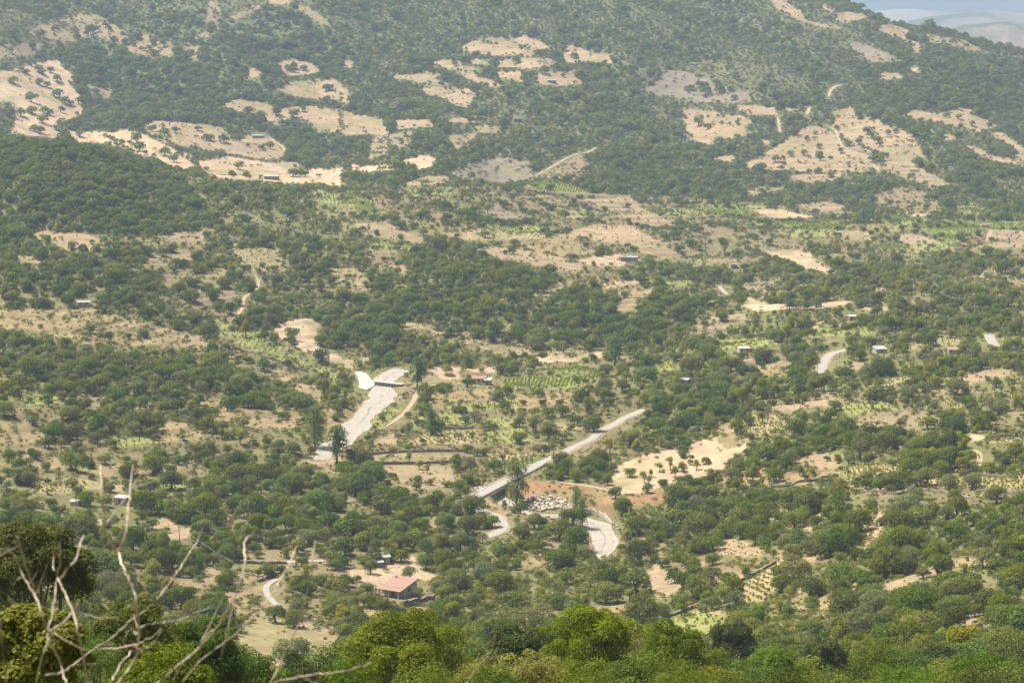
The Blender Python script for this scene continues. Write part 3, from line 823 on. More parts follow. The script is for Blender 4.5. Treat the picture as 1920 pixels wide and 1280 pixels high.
def ground_material(name):
    m, nt, b = mat(name)
    N, L = nt.nodes, nt.links
    tc = N.new("ShaderNodeTexCoord")
    at_ = N.new("ShaderNodeAttribute"); at_.attribute_name = "land"
    def noise(sc, det, rough=0.6):
        n = N.new("ShaderNodeTexNoise"); n.inputs["Scale"].default_value = sc; n.inputs["Detail"].default_value = det; n.inputs["Roughness"].default_value = rough
        L.new(tc.outputs["Object"], n.inputs["Vector"]); return n
    def mathn(op, a, v):
        q = N.new("ShaderNodeMath"); q.operation = op
        if hasattr(a, 'links'): L.new(a, q.inputs[0])
        else: q.inputs[0].default_value = a
        if hasattr(v, 'links'): L.new(v, q.inputs[1])
        else: q.inputs[1].default_value = v
        return q.outputs[0]
    big, mid, fine = noise(0.018, 5), noise(0.12, 5, 0.65), noise(0.9, 4, 0.7)
    f = mathn('ADD', mathn('MULTIPLY', big.outputs["Fac"], 0.5), mathn('MULTIPLY', mid.outputs["Fac"], 1.1))
    f = mathn('ADD', f, mathn('MULTIPLY', fine.outputs["Fac"], 1.1))
    f = mathn('ADD', f, -0.33)
    mul = N.new("ShaderNodeVectorMath"); mul.operation = 'SCALE'
    L.new(at_.outputs["Color"], mul.inputs[0]); L.new(f, mul.inputs["Scale"])
    # dry brown tufts and low weeds
    tuft = N.new("ShaderNodeValToRGB"); tuft.color_ramp.elements[0].position = 0.52; tuft.color_ramp.elements[1].position = 0.64
    t2 = noise(0.45, 3, 0.75); L.new(t2.outputs["Fac"], tuft.inputs[0])
    amt = mathn('MULTIPLY', tuft.outputs[0], at_.outputs["Alpha"])
    mx = N.new("ShaderNodeMix"); mx.data_type = 'RGBA'
    L.new(amt, mx.inputs[0]); L.new(mul.outputs[0], mx.inputs[6]); mx.inputs[7].default_value = (0.10, 0.085, 0.036, 1)
    L.new(mx.outputs[2], b.inputs["Base Color"])
    b.inputs["Roughness"].default_value = 0.95; b.inputs["Specular IOR Level"].default_value = 0.1
    bp = N.new("ShaderNodeBump"); bp.inputs["Strength"].default_value = 0.6; bp.inputs["Distance"].default_value = 0.8
    L.new(mathn('ADD', mid.outputs["Fac"], mathn('MULTIPLY', fine.outputs["Fac"], 0.5)), bp.inputs["Height"]); L.new(bp.outputs[0], b.inputs["Normal"])
    return m
M = {}
M['ground'] = ground_material("ground")
M['asphalt'] = plain("asphalt", (0.27, 0.255, 0.23), 0.9, 0.16, 0.6, 0.1, 20)
M['dirt'] = plain("dirt", (0.30, 0.235, 0.15), 0.95, 0.18, 0.5, 0.3, 5)
M['gravel'] = plain("gravel", (0.29, 0.265, 0.225), 0.9, 0.42, 0.45, 0.8, 1.5)
M['concrete'] = plain("concrete", (0.46, 0.43, 0.38), 0.85, 0.10, 0.8, 0.1, 8)
M['white_concrete'] = plain("white_concrete", (0.37, 0.35, 0.31), 0.85, 0.28, 0.8, 0.1, 8)
M['stone'] = plain("stone", (0.205, 0.175, 0.14), 0.9, 0.35, 1.3, 0.8, 4)
M['boulder'] = plain("boulder", (0.40, 0.355, 0.29), 0.9, 0.25, 0.9, 0.6, 3)
M['plaster'] = plain("plaster", (0.50, 0.46, 0.39), 0.9, 0.08, 0.9, 0.1, 6)
M['greyplaster'] = plain("grey_plaster", (0.42, 0.39, 0.35), 0.9, 0.15, 0.9, 0.2, 6)
M['tile'] = plain("clay_tile", (0.275, 0.175, 0.138), 0.85, 0.20, 3.0, 0.3, 6)
M['sheet'] = plain("corrugated_sheet", (0.31, 0.315, 0.30), 0.6, 0.12, 1.0, 0.1, 6, 0.0)
M['white_sheet'] = plain("white_sheet", (0.31, 0.305, 0.29), 0.6, 0.06, 1.0, 0.1, 6)
M['teal'] = plain("teal_sheet", (0.36, 0.55, 0.50), 0.6, 0.08, 1.0, 0.1, 6)
M['dark'] = plain("painted_opening_shade", (0.03, 0.028, 0.025), 0.6, 0.2, 2.0, 0)  # solid window panels; the dimness of an opening is put into the colour
M['wood'] = plain("weathered_wood", (0.20, 0.14, 0.09), 0.85, 0.25, 3.0, 0.2, 8)
M['metal'] = plain("galvanised_metal", (0.45, 0.46, 0.46), 0.45, 0.1, 3.0, 0, 8, 0.6)
M['bark'] = plain("bark", (0.13, 0.10, 0.075), 0.95, 0.3, 5.0, 0.6, 12)

def link(name, me, material=None, parent=None, **props):
    o = bpy.data.objects.new(name, me); COL.objects.link(o)
    if material is not None and me is not None and not me.materials:
        me.materials.append(material)
    if parent is not None:
        o.parent = parent
    for k, v in props.items():
        o[k] = v
    return o
def mesh_np(name, verts, quads, smooth_=False):
    me = bpy.data.meshes.new(name)
    verts = np.asarray(verts, np.float32); quads = np.asarray(quads, np.int32)
    k = quads.shape[1]
    me.vertices.add(len(verts)); me.vertices.foreach_set("co", verts.ravel())
    me.loops.add(quads.size); me.loops.foreach_set("vertex_index", quads.ravel())
    me.polygons.add(len(quads)); me.polygons.foreach_set("loop_start", np.arange(0, quads.size, k, dtype=np.int32))
    me.polygons.foreach_set("use_smooth", np.full(len(quads), bool(smooth_)))
    me.update(calc_edges=True)
    return me

# ------------------------------------------------------------------ terrain mesh
def land_colour(x, y, z):
    u, v = to_px(x, y, z)
    wob = np.interp(y, [300, 1000, 2500], [11.0, 7.5, 7.0])
    k = look(field_r, u + wob * fbm(x, y, 30.0, 5, 40, 0.65), v + np.interp(y, [500, 900, 1200, 1700, 1900], [0.5, 0.4, 0.22, 0.25, 0.55]) * wob * fbm(x, y, 26.0, 5, 50, 0.65))
    zi = look(zone_r, u, v)
    dens = np.clip(ZT[zi].sum(-1) * 0.8 + ZS[zi] * 0.35, 0, 1)
    n1 = fbm(x, y, 60.0, 4, 60); n2 = fbm(x, y, 18.0, 4, 70); n3 = fbm(x, y, 130.0, 3, 80)
    dryc = np.array([0.200, 0.158, 0.088]); brownc = np.array([0.145, 0.112, 0.062]); greenc = np.array([0.122, 0.132, 0.046])
    t = np.clip(0.5 + 1.3 * n1, 0, 1)[..., None]
    base = dryc * (1 - t) + brownc * t
    g = np.clip(dens * 1.1 - 0.20 + 0.75 * n2 + 0.4 * n3 + 0.35 * np.clip((y - 1750) / 300, 0, 1) + 0.22 * np.clip((y - 1150) / 150, 0, 1) * np.clip((1800 - y) / 100, 0, 1), 0, 0.95)[..., None]
    base = base * (1 - g) + greenc * g
    fw = np.clip((y - 1700) / 250, 0, 1)[..., None] * np.clip(dens * 1.3, 0, 1)[..., None]
    base = base * (1 - 0.75 * fw) + np.array([0.085, 0.098, 0.045]) * 0.75 * fw
    kc = np.array([KINDS[q][0] for q in KN])
    isf = (k >= 0)[..., None]
    fc = kc[np.maximum(k, 0)] * (1 + 0.16 * n2 + 0.14 * n1)[..., None]
    rs = riser(x, y)[..., None] * np.where(k[..., None] == 0, 0.0, np.where(isf, 0.5, 0.45))
    fc = fc * (1 - rs) + np.array([0.130, 0.118, 0.055]) * rs
    base = base * (1 - rs) + np.array([0.120, 0.115, 0.050]) * rs
    tint = np.stack([1 + 0.05 * n3, 1 + 0 * n3, 1 - 0.08 * n3], -1)
    fc = fc * tint
    # bare scuffed and weedy patches inside the fields
    weed = np.clip(3.0 * (fbm(x, y, 34.0, 5, 90, 0.6) - 0.14), 0, 0.6)[..., None]
    fc = fc * (1 - weed) + np.array([0.168, 0.162, 0.068]) * weed
    out = np.where(isf, fc, base)
    tuft = np.where(k >= 0, np.where(np.isin(k, [KN.index(q) for q in ('pale', 'green', 'darkgreen')]), 0.2, 0.5), 0.9)
    return np.concatenate([out, tuft[..., None]], -1)

def terrain():
    verts = np.stack([gX, gY, gZ], -1).reshape(-1, 3)
    ii, jj = np.meshgrid(np.arange(NY - 1), np.arange(NA - 1), indexing='ij')
    b = (ii * NA + jj).ravel()
    me = mesh_np("terrain", verts, np.stack([b, b + 1, b + NA + 1, b + NA], -1), True)
    c = land_colour(gX, gY, gZ).reshape(-1, 4)
    ca_ = me.color_attributes.new("land", 'FLOAT_COLOR', 'POINT')
    ca_.data.foreach_set("color", c.astype(np.float32).ravel())
    o = link("terrain", me, M['ground'], kind="structure", label="sunburnt valley floor and scrub hillsides")
    return o
terrain_o = terrain()

# the land beyond the two sides, behind the camera and behind the ridge: coarse continuation of the same ground
def outskirts():
    ang = np.concatenate([np.linspace(math.atan(0.40), math.pi / 2, 16), np.linspace(math.pi / 2, 2 * math.pi - math.atan(0.40), 48)[1:]])
    rad = np.geomspace(1.55, 3400, 70)
    A, Rr = np.meshgrid(ang, rad)
    X = np.sin(A) * Rr; Y = np.cos(A) * Rr
    e = np.where(A < math.pi, 0.3995, -0.3995)
    ye = Rr * math.cos(math.atan(0.40))
    Zr = hgt(0.3995 * ye, ye); Zl = hgt(-0.3995 * ye, ye)
    t = np.clip((A - ang[0]) / (ang[-1] - ang[0]), 0, 1); t = t * t * (3 - 2 * t)
    Z = Zr * (1 - t) + Zl * t
    back = np.clip(np.sin((A - ang[0]) / (ang[-1] - ang[0]) * math.pi), 0, 1)
    Z = Z + back * (np.minimum(Rr, 250) * 0.30 - Z * 0.4 * np.clip(Rr / 400, 0, 1)) + np.clip(Rr / 900, 0, 1) * back * 18 * fbm(X, Y, 300, 4, 33)
    Z = np.minimum(Z, 175) - 0.15 * np.clip(Rr / 30, 0, 1) * (back < 0.02)
    verts = np.stack([X, Y, Z], -1).reshape(-1, 3)
    na = len(ang)
    ii, jj = np.meshgrid(np.arange(len(rad) - 1), np.arange(na - 1), indexing='ij')
    b = (ii * na + jj).ravel()
    me = mesh_np("outer_terrain", verts, np.stack([b, b + na, b + na + 1, b + 1], -1), True)
    n1 = fbm(X, Y, 90, 4, 61)[..., None]
    c = np.array([0.15, 0.13, 0.065]) + np.clip(n1, -0.2, 1) * np.array([0.13, 0.08, 0.05])
    c = np.concatenate([c, np.full(X.shape + (1,), 0.6)], -1)
    me.color_attributes.new("land", 'FLOAT_COLOR', 'POINT').data.foreach_set("color", c.astype(np.float32).ravel())
    link("outer_terrain", me, M['ground'], kind="structure", label="scrubby hillside continuing beyond the view")
outskirts()

# distant ranges beyond the shoulder of the mountain
def distant():
    a = np.concatenate([np.linspace(-0.62, 0.14, 60)[:-1], np.linspace(0.14, 0.31, 260), np.linspace(0.31, 0.75, 60)[1:]]); y = np.geomspace(3450, 11800, 200)
    A, Y = np.meshgrid(a, y); X = A * Y
    U = 960 + A * F0
    Z = np.full(A.shape, -240.0) + 12 * fbm(X, Y, 900, 4, 5)
    def ridge(yc, wd, us, vs, s, rough):
        v = np.interp(U, us, vs)
        zc = -(v - 10) / F0 * yc
        n = fbm(X, Y * 0.6, wd * 0.9, 7, s, 0.58) * rough
        return -240 + (zc + 240) * np.exp(-((Y - yc) / wd) ** 2) * (1 + 0.16 * n) + n * 30 * np.exp(-((Y - yc) / (1.4 * wd)) ** 2)
    Z = np.maximum(Z, ridge(5200, 900, [-1500, 0, 1000, 1560, 1720, 1800, 1850, 1880, 1920, 2100, 3500], [55, 45, 60, 78, 74, 60, 52, 50, 58, 70, 50], 11, 1.0))
    Z = np.maximum(Z, ridge(7600, 1200, [-1500, 0, 1000, 1560, 1680, 1720, 1790, 1840, 1920, 2100, 3500], [40, 22, 40, 52, 36, 28, 22, 19, 25, 30, 35], 14, 0.7))
    Z = np.maximum(Z, ridge(10500, 1300, [-1500, 0, 1000, 1600, 1660, 1690, 1740, 1800, 1920, 3500], [40, 35, 30, 28, 18, 16, 20, 26, 30, 30], 17, 0.5))
    verts = np.stack([X, Y, Z], -1).reshape(-1, 3)
    na = len(a)
    ii, jj = np.meshgrid(np.arange(len(y) - 1), np.arange(na - 1), indexing='ij')
    b = (ii * na + jj).ravel()
    me = mesh_np("distant_hills", verts, np.stack([b, b + 1, b + na + 1, b + na], -1), True)
    n = np.clip(0.5 + 3.0 * fbm(X, Y * 0.5, 380, 7, 77, 0.68), 0, 1)
    tanw = np.where(Y < 6400, 0.58, np.where(Y < 9000, 0.18, 0.75))
    n = np.clip(n + tanw - 0.5, 0, 1)[..., None]
    c = np.array([0.050, 0.060, 0.042]) * (1 - n) + np.array([0.165, 0.140, 0.105]) * n
    c = np.concatenate([c, np.zeros(A.shape + (1,))], -1)
    me.color_attributes.new("land", 'FLOAT_COLOR', 'POINT').data.foreach_set("color", c.astype(np.float32).ravel())
    link("distant_hills", me, M['ground'], kind="structure", label="pale distant ranges in the haze")
distant()

# ------------------------------------------------------------------ roads, tracks and river bed
def ribbon(name, A, half, material, lift, crown=0.0, cross=5, rag=0.0, **props):
    half = np.broadcast_to(np.asarray(half, float), (len(A),))
    T = np.gradient(A[:, :2], axis=0); T /= np.maximum(np.linalg.norm(T, axis=1), 1e-6)[:, None]
    Nn = np.stack([-T[:, 1], T[:, 0]], -1)
    rows = []
    for k in range(cross):
        s = -1 + 2 * k / (cross - 1)
        h = half
        if rag and abs(s) == 1:
            h = half * (1 + rag * fbm(A[:, 0] * 1.0 + 50 * s, A[:, 1], 9.0, 3, 5))
        p = A[:, :2] + Nn * (s * h)[:, None]
        z = np.maximum(hgt(p[:, 0], p[:, 1]) + lift, A[:, 2] + lift * 0.5 if rag == 0 else -1e9) + crown * (1 - s * s)
        rows.append(np.column_stack([p, z]))
    V = np.stack(rows, 1)
    n, c = V.shape[:2]
    ii, jj = np.meshgrid(np.arange(n - 1), np.arange(c - 1), indexing='ij')
    b = (ii * c + jj).ravel()
    me = mesh_np(name, V.reshape(-1, 3), np.stack([b, b + c, b + c + 1, b + 1], -1), True)
    return link(name, me, material, kind="structure", **props)
M['verge'] = plain("dry_verge", (0.27, 0.20, 0.12), 0.95, 0.35, 0.7, 0.4, 4)
ribbon("road_verge", road_main, 2.6, M['verge'], 0.06, 0, 5, 0.5, label="dry grass verge along the asphalt road")
ribbon("asphalt_road", road_main, 1.75, M['asphalt'], 0.16, 0.05, label="grey asphalt road winding up from the bridge")
ribbon("asphalt_road", road_lower, 0.95, M['asphalt'], 0.16, 0.04, label="asphalt bend below the brown field")
ribbon("asphalt_road", road_lane, 1.1, M['asphalt'], 0.16, 0.03, label="narrow pale lane behind the bare branches")
ribbon("road_verge", road_upper, 2.8, M['verge'], 0.06, 0, 5, 0.4, label="dry verge beside the bright road bend")
ribbon("asphalt_road", road_upper, 2.1, M['asphalt'], 0.16, 0.04, label="bright grey road bend among olives on the right slope")
ribbon("asphalt_road", road_bend, 1.2, M['asphalt'], 0.16, 0.04, label="short bit of road between the shrubs")
ribbon("asphalt_road", road_patch, 2.4, M['asphalt'], 0.16, 0.04, label="pale piece of road among olives far right")
for A, (s, w, n) in zip(tracks, TRACKS):
    q_ = np.linspace(0, 1, len(A)); taper = np.clip(np.minimum(q_, 1 - q_) * len(A) / 7.0, 0.12, 1)
    ribbon("dirt_track", A, w * 0.5 * taper, M['dirt'], 0.12, 0.0, 5, 0.3, label="pale dirt track")
nr = len(rivers[0])
for A, w_, lab in ((river[:nr], rw[:nr], "bleached gravel bed of the river below the white ford"), (river[nr:], rw[nr:], "bleached gravel bed of the river below the bridge")):
    ribbon("river_bed", A, w_ * 0.5 + 0.5, M['gravel'], 0.14, 0.0, 9, 0.45, label=lab)
mw, nt, b = mat("shallow_water")
b.inputs["Base Color"].default_value = (0.26, 0.24, 0.19, 1); b.inputs["Roughness"].default_value = 0.25
wnz = nt.nodes.new("ShaderNodeTexNoise"); wnz.inputs["Scale"].default_value = 1.5
wbp = nt.nodes.new("ShaderNodeBump"); wbp.inputs["Strength"].default_value = 0.15
nt.links.new(wnz.outputs[0], wbp.inputs["Height"]); nt.links.new(wbp.outputs[0], b.inputs["Normal"])
for A, lab in ((river[2:nr - 2], "thin trickle of water below the white ford"), (river[nr + 2:-2], "thin trickle of water below the bridge")):
    wob = A.copy(); wob[:, 0] += 1.6 * fbm(A[:, 0], A[:, 1], 17, 3, 4)
    ribbon("water", wob, np.clip(0.15 + 1.0 * fbm(A[:, 0], A[:, 1], 9, 3, 9), 0.03, 1.0), mw, 0.20, 0.0, 3, label=lab)
# ------------------------------------------------------------------ foliage
def leaf_material(name, dark, light, trans=0.35, tvar=0.5):
    m = bpy.data.materials.new(name); m.use_nodes = True
    nt = m.node_tree; N, L = nt.nodes, nt.links; N.clear()
    out = N.new("ShaderNodeOutputMaterial")
    oi = N.new("ShaderNodeObjectInfo"); at_ = N.new("ShaderNodeAttribute"); at_.attribute_name = "tone"
    rnd = N.new("ShaderNodeMath"); rnd.operation = 'MULTIPLY'; rnd.inputs[1].default_value = tvar
    L.new(oi.outputs["Random"], rnd.inputs[0])
    s = N.new("ShaderNodeMath"); s.operation = 'MULTIPLY_ADD'; s.inputs[1].default_value = 1.0 - tvar
    L.new(at_.outputs["Fac"], s.inputs[0]); L.new(rnd.outputs[0], s.inputs[2])
    mx = N.new("ShaderNodeMix"); mx.data_type = 'RGBA'
    mx.inputs[6].default_value = (*dark, 1); mx.inputs[7].default_value = (*light, 1)
    L.new(s.outputs[0], mx.inputs[0])
    # a second per-plant draw shifts the hue a little towards yellow or grey
    r2 = N.new("ShaderNodeMath"); r2.operation = 'MULTIPLY'; r2.inputs[1].default_value = 37.7
    fr = N.new("ShaderNodeMath"); fr.operation = 'FRACT'
    L.new(oi.outputs["Random"], r2.inputs[0]); L.new(r2.outputs[0], fr.inputs[0])
    hs = N.new("ShaderNodeHueSaturation")
    mr = N.new("ShaderNodeMapRange"); mr.inputs[3].default_value = 0.465; mr.inputs[4].default_value = 0.52
    L.new(fr.outputs[0], mr.inputs[0]); L.new(mr.outputs[0], hs.inputs["Hue"])
    mr2 = N.new("ShaderNodeMapRange"); mr2.inputs[3].default_value = 1.0; mr2.inputs[4].default_value = 1.28
    r3 = N.new("ShaderNodeMath"); r3.operation = 'MULTIPLY'; r3.inputs[1].default_value = 91.3
    fr3 = N.new("ShaderNodeMath"); fr3.operation = 'FRACT'
    L.new(oi.outputs["Random"], r3.inputs[0]); L.new(r3.outputs[0], fr3.inputs[0]); L.new(fr3.outputs[0], mr2.inputs[0])
    L.new(mr2.outputs[0], hs.inputs["Saturation"]); L.new(mx.outputs[2], hs.inputs["Color"])
    d = N.new("ShaderNodeBsdfDiffuse"); t = N.new("ShaderNodeBsdfTranslucent"); g = N.new("ShaderNodeBsdfGlossy")
    g.inputs["Roughness"].default_value = 0.45; g.inputs["Color"].default_value = (0.8, 0.85, 0.8, 1)
    L.new(hs.outputs[0], d.inputs[0]); L.new(hs.outputs[0], t.inputs[0])
    a = N.new("ShaderNodeMixShader"); a.inputs[0].default_value = trans
    L.new(d.outputs[0], a.inputs[1]); L.new(t.outputs[0], a.inputs[2])
    b = N.new("ShaderNodeMixShader"); b.inputs[0].default_value = 0.008
    L.new(a.outputs[0], b.inputs[1]); L.new(g.outputs[0], b.inputs[2])
    L.new(b.outputs[0], out.inputs[0])
    return m
M['oak'] = leaf_material("oak_leaves", (0.050, 0.076, 0.014), (0.190, 0.240, 0.048), 0.44, 0.55)
M['olive'] = leaf_material("olive_leaves", (0.118, 0.137, 0.052), (0.250, 0.272, 0.108), 0.44)
M['pale'] = leaf_material("pale_leaves", (0.150, 0.185, 0.028), (0.320, 0.350, 0.066), 0.48)
M['shrub'] = leaf_material("shrub_leaves", (0.062, 0.088, 0.017), (0.255, 0.280, 0.066), 0.42, 0.7)
M['maquis'] = leaf_material("maquis_leaves", (0.050, 0.070, 0.018), (0.165, 0.190, 0.052), 0.42, 0.7)
M['vine'] = leaf_material("vine_leaves", (0.165, 0.215, 0.042), (0.330, 0.370, 0.090), 0.5)
M['poplar'] = leaf_material("poplar_leaves", (0.085, 0.125, 0.036), (0.210, 0.265, 0.078), 0.45)

def leaf_cloud(r, blobs, n, size, up=0.15, shell=0.75):
    """n leaf quads spread over a set of blobs (x, y, z, rx, rz); returns verts, quads, tone per leaf"""
    B = np.array(blobs, float)
    w = B[:, 3] ** 2; w = w / w.sum()
    bi = r.choice(len(B), n, p=w)
    d = r.normal(size=(n, 3)); d /= np.linalg.norm(d, axis=1)[:, None]
    d[:, 2] = np.where(d[:, 2] < -0.35, -d[:, 2], d[:, 2])
    rad = shell + (1.08 - shell) * r.random(n) ** 0.6
    c = B[bi, :3] + d * np.stack([B[bi, 3], B[bi, 3], B[bi, 4]], -1) * rad[:, None]
    nrm = d + r.normal(scale=0.55, size=(n, 3)); nrm[:, 2] += up
    nrm /= np.linalg.norm(nrm, axis=1)[:, None]
    t = np.cross(nrm, r.normal(size=(n, 3))); t /= np.linalg.norm(t, axis=1)[:, None]
    s = np.cross(nrm, t)
    L = size * (0.6 + 0.8 * r.random(n))[:, None]
    V = np.stack([c - t * L * 0.55, c + s * L * 0.40, c + t * L * 0.55 + nrm * L * 0.12, c - s * L * 0.40], 1)
    btone = r.random(len(B))
    tone = np.clip(0.60 * btone[bi] + 0.50 * r.random(n) - 0.03, 0, 1)
    return V.reshape(-1, 3), np.arange(4 * n).reshape(-1, 4), tone

def tube_np(path, radii, seg=6):
    P = np.array(path, float); n = len(P)
    T = np.gradient(P, axis=0); T /= np.linalg.norm(T, axis=1)[:, None]
    ref = np.array([0.31, 0.91, 0.27])
    U = np.cross(T, ref); U /= np.linalg.norm(U, axis=1)[:, None]; Wd = np.cross(T, U)
    a = np.arange(seg) / seg * 2 * math.pi
    V = P[:, None] + (np.cos(a)[None, :, None] * U[:, None] + np.sin(a)[None, :, None] * Wd[:, None]) * np.asarray(radii)[:, None, None]
    q = []
    for i in range(n - 1):
        for k in range(seg):
            q.append((i * seg + k, i * seg + (k + 1) % seg, (i + 1) * seg + (k + 1) % seg, (i + 1) * seg + k))
    return V.reshape(-1, 3), np.array(q)

def join(parts):
    vs, qs, o = [], [], 0
    for v, q in parts:
        vs.append(v); qs.append(np.asarray(q) + o); o += len(v)
    return np.concatenate(vs), np.concatenate(qs)

def blobs_for(kind, r):
    B = []
    if kind == 'oak':
        n = r.integers(10, 17)
        for k in range(n):
            a = r.random() * 6.28; q = math.sqrt(r.random()) * 0.34; z = 0.15 + 0.40 * r.random() * (1 - 0.5 * (q / 0.34) ** 2)
            s = 0.12 + 0.10 * r.random(); B.append((q * math.cos(a), q * math.sin(a), z, s, s * 0.9))
        B.append((0, 0, 0.33, 0.36, 0.29))
    elif kind == 'olive':
        n = r.integers(8, 13)
        for k in range(n):
            a = r.random() * 6.28; q = math.sqrt(r.random()) * 0.34; z = 0.17 + 0.40 * r.random() * (1 - 0.4 * (q / 0.34) ** 2)
            s = 0.11 + 0.09 * r.random(); B.append((q * math.cos(a), q * math.sin(a), z, s, s * 0.95))
        B.append((0, 0, 0.34, 0.33, 0.28))
    elif kind == 'pale':
        n = r.integers(5, 9)
        for k in range(n):
            a = r.random() * 6.28; q = r.random() * 0.30; z = 0.28 + 0.46 * r.random()
            s = 0.12 + 0.10 * r.random(); B.append((q * math.cos(a), q * math.sin(a), z, s, s * 1.2))
    elif kind == 'shrub':
        n = r.integers(4, 9)
        for k in range(n):
            a = r.random() * 6.28; q = math.sqrt(r.random()) * 0.36; z = 0.16 + 0.16 * r.random()
            s = 0.14 + 0.12 * r.random(); B.append((q * math.cos(a), q * math.sin(a), z, s, s * 0.9))
    elif kind == 'poplar':
        n = 16
        for k in range(n):
            t = k / (n - 1); a = r.random() * 6.28; w = 0.36 * math.sin(math.pi * (0.2 + 0.68 * t)) ** 0.6
            q = w * 0.8 * r.random(); s = 0.10 + 0.16 * w / 0.34
            B.append((q * math.cos(a), q * math.sin(a), 0.25 + 1.30 * t, s * (0.8 + 0.4 * r.random()), s * 1.3))
    elif kind == 'poplar2':
        n = 16
        for k in range(n):
            t = k / (n - 1); a = r.random() * 6.28; w = 0.36 * math.sin(math.pi * (0.2 + 0.72 * t)) ** 0.7
            q = w * r.random(); s = 0.13 + 0.10 * r.random()
            B.append((q * math.cos(a), q * math.sin(a), 0.3 + 0.9 * t, s, s * 1.2))
    elif kind == 'vine':
        for k in range(4):
            B.append((0.35 * (r.random() - 0.5), 0.5 * (r.random() - 0.5), 0.35 + 0.3 * r.random(), 0.22, 0.26))
    return B
LEAFMAT = {'oak': 'oak', 'olive': 'olive', 'pale': 'pale', 'shrub': 'shrub', 'poplar': 'poplar', 'poplar2': 'poplar', 'vine': 'vine'}
TOP = {'oak': 0.74, 'olive': 0.72, 'pale': 0.90, 'shrub': 0.48, 'poplar': 1.8, 'poplar2': 1.4, 'vine': 0.85}

def trunk_parts(kind, r, hi=False):
    """trunk with limbs, unit-width plant"""
    if kind in ('shrub', 'vine'):
        return None
    out = []
    top = {'oak': 0.28, 'olive': 0.26, 'pale': 0.36, 'poplar': 1.5, 'poplar2': 0.8}[kind]
    lean = r.normal(scale=0.03, size=2)
    out.append(tube_np([(0, 0, -0.10), (0, 0, 0), (lean[0], lean[1], top * 0.5), (lean[0] * 2, lean[1] * 2, top)], [0.055, 0.045, 0.034, 0.022], 7))
    for k in range(6 if hi else 4):
        a = r.random() * 6.28; q = 0.16 + 0.12 * r.random(); z0 = top * (0.55 + 0.4 * r.random())
        p0 = np.array((lean[0] * 1.5, lean[1] * 1.5, z0)); p2 = np.array((q * math.cos(a), q * math.sin(a), z0 + 0.18 + 0.12 * r.random()))
        pm = (p0 + p2) / 2 + np.array((0, 0, 0.02))
        out.append(tube_np([p0, pm, p2], [0.020, 0.014, 0.006], 5))
    return join(out)

def crown_mesh(name, kind, seed, n, size):
    r = np.random.default_rng(seed)
    V, Q, tone = leaf_cloud(r, blobs_for(kind, r), n, size)
    me = mesh_np(name, V, Q)
    me.attributes.new("tone", 'FLOAT', 'FACE').data.foreach_set("value", tone.astype(np.float32))
    me.materials.append(M[LEAFMAT[kind]])
    return me
def trunk_mesh(name, kind, seed):
    v, q = trunk_parts(kind, np.random.default_rng(seed), True)
    me = mesh_np(name, v, q, True); me.materials.append(M['bark'])
    return me
def full_mesh(name, kind, seed, n, size):
    """trunk and crown in one mesh: for plants too many and too small to be single things"""
    r = np.random.default_rng(seed)
    V, Q, tone = leaf_cloud(r, blobs_for(kind, r), n, size)
    t = trunk_parts(kind, r)
    nl = len(Q)
    if t is not None:
        V, Q = join([(V, Q), t])
    me = mesh_np(name, V, Q)
    tn = np.concatenate([tone, np.zeros(len(Q) - nl)])
    me.attributes.new("tone", 'FLOAT', 'FACE').data.foreach_set("value", tn.astype(np.float32))
    me.materials.append(M[LEAFMAT[kind]]); me.materials.append(M['bark'])
    mi = np.zeros(len(Q), np.int32); mi[nl:] = 1
    me.polygons.foreach_set("material_index", mi)
    return me

# ------------------------------------------------------------------ where plants stand
KEEP = []          # pixel boxes that plants must not cover (u0, v0, u1, v1)
def keep_line(s, r, lo=0, hi=None):
    p = line_px(s)
    p = p[lo:hi]
    for k in range(len(p) - 1):
        n = max(1, int(math.hypot(p[k + 1][0] - p[k][0], p[k + 1][1] - p[k][1]) / 6))
        for q in range(n):
            u = p[k][0] + (p[k + 1][0] - p[k][0]) * q / n; v = p[k][1] + (p[k + 1][1] - p[k][1]) * q / n
            KEEP.append((u - r, v - r * 0.7, u + r, v + r * 0.7))
keep_line("1568,660 1549,672 1541,690", 10)
keep_line("1194,774 1164,787 1137,803 1117,817 1090,831 1075,843", 8)
keep_line("1006,874 960,897 905,925 888,934", 12)
keep_line("928,966 943,980 942,994 925,1002", 10)
keep_line("610,1051 540,1053 480,1055 440,1052", 2)
keep_line("512,1128 500,1112 497,1101 506,1091", 6)
keep_line("530,615 575,612 588,640 605,656 640,668 668,690", 5)
keep_line("1853,628 1857,634 1861,643", 6); keep_line("1353,541 1362,550", 4)
keep_line("740,700 718,712 714,724 718,738 708,752 692,768 678,782 664,796 650,812 640,824", 16)
keep_line("985,950 1040,960 1085,964", 8); keep_line("1112,978 1125,994 1134,1014 1128,1030", 14)
for s, w, n in TRACKS:
    keep_line(s, 2) if w > 2.2 else None
KEEP += [(715, 1082, 792, 1125), (700, 1045, 735, 1060), (888, 700, 925, 722), (140, 560, 172, 575), (212, 930, 240, 945), (130, 940, 172, 950), (494, 325, 524, 340),
         (472, 248, 498, 260), (1640, 650, 1664, 660), (1164, 476, 1195, 492),
         (1368, 492, 1386, 506), (1592, 586, 1610, 600), (1838, 416, 1856, 428), (1025, 144, 1045, 158), (962, 216, 980, 230), (668, 700, 755, 735),
         (990, 930, 1075, 965), (1070, 955, 1155, 995), (800, 1090, 812, 1100), (775, 1060, 800, 1080)]
KEEP = np.array(KEEP)

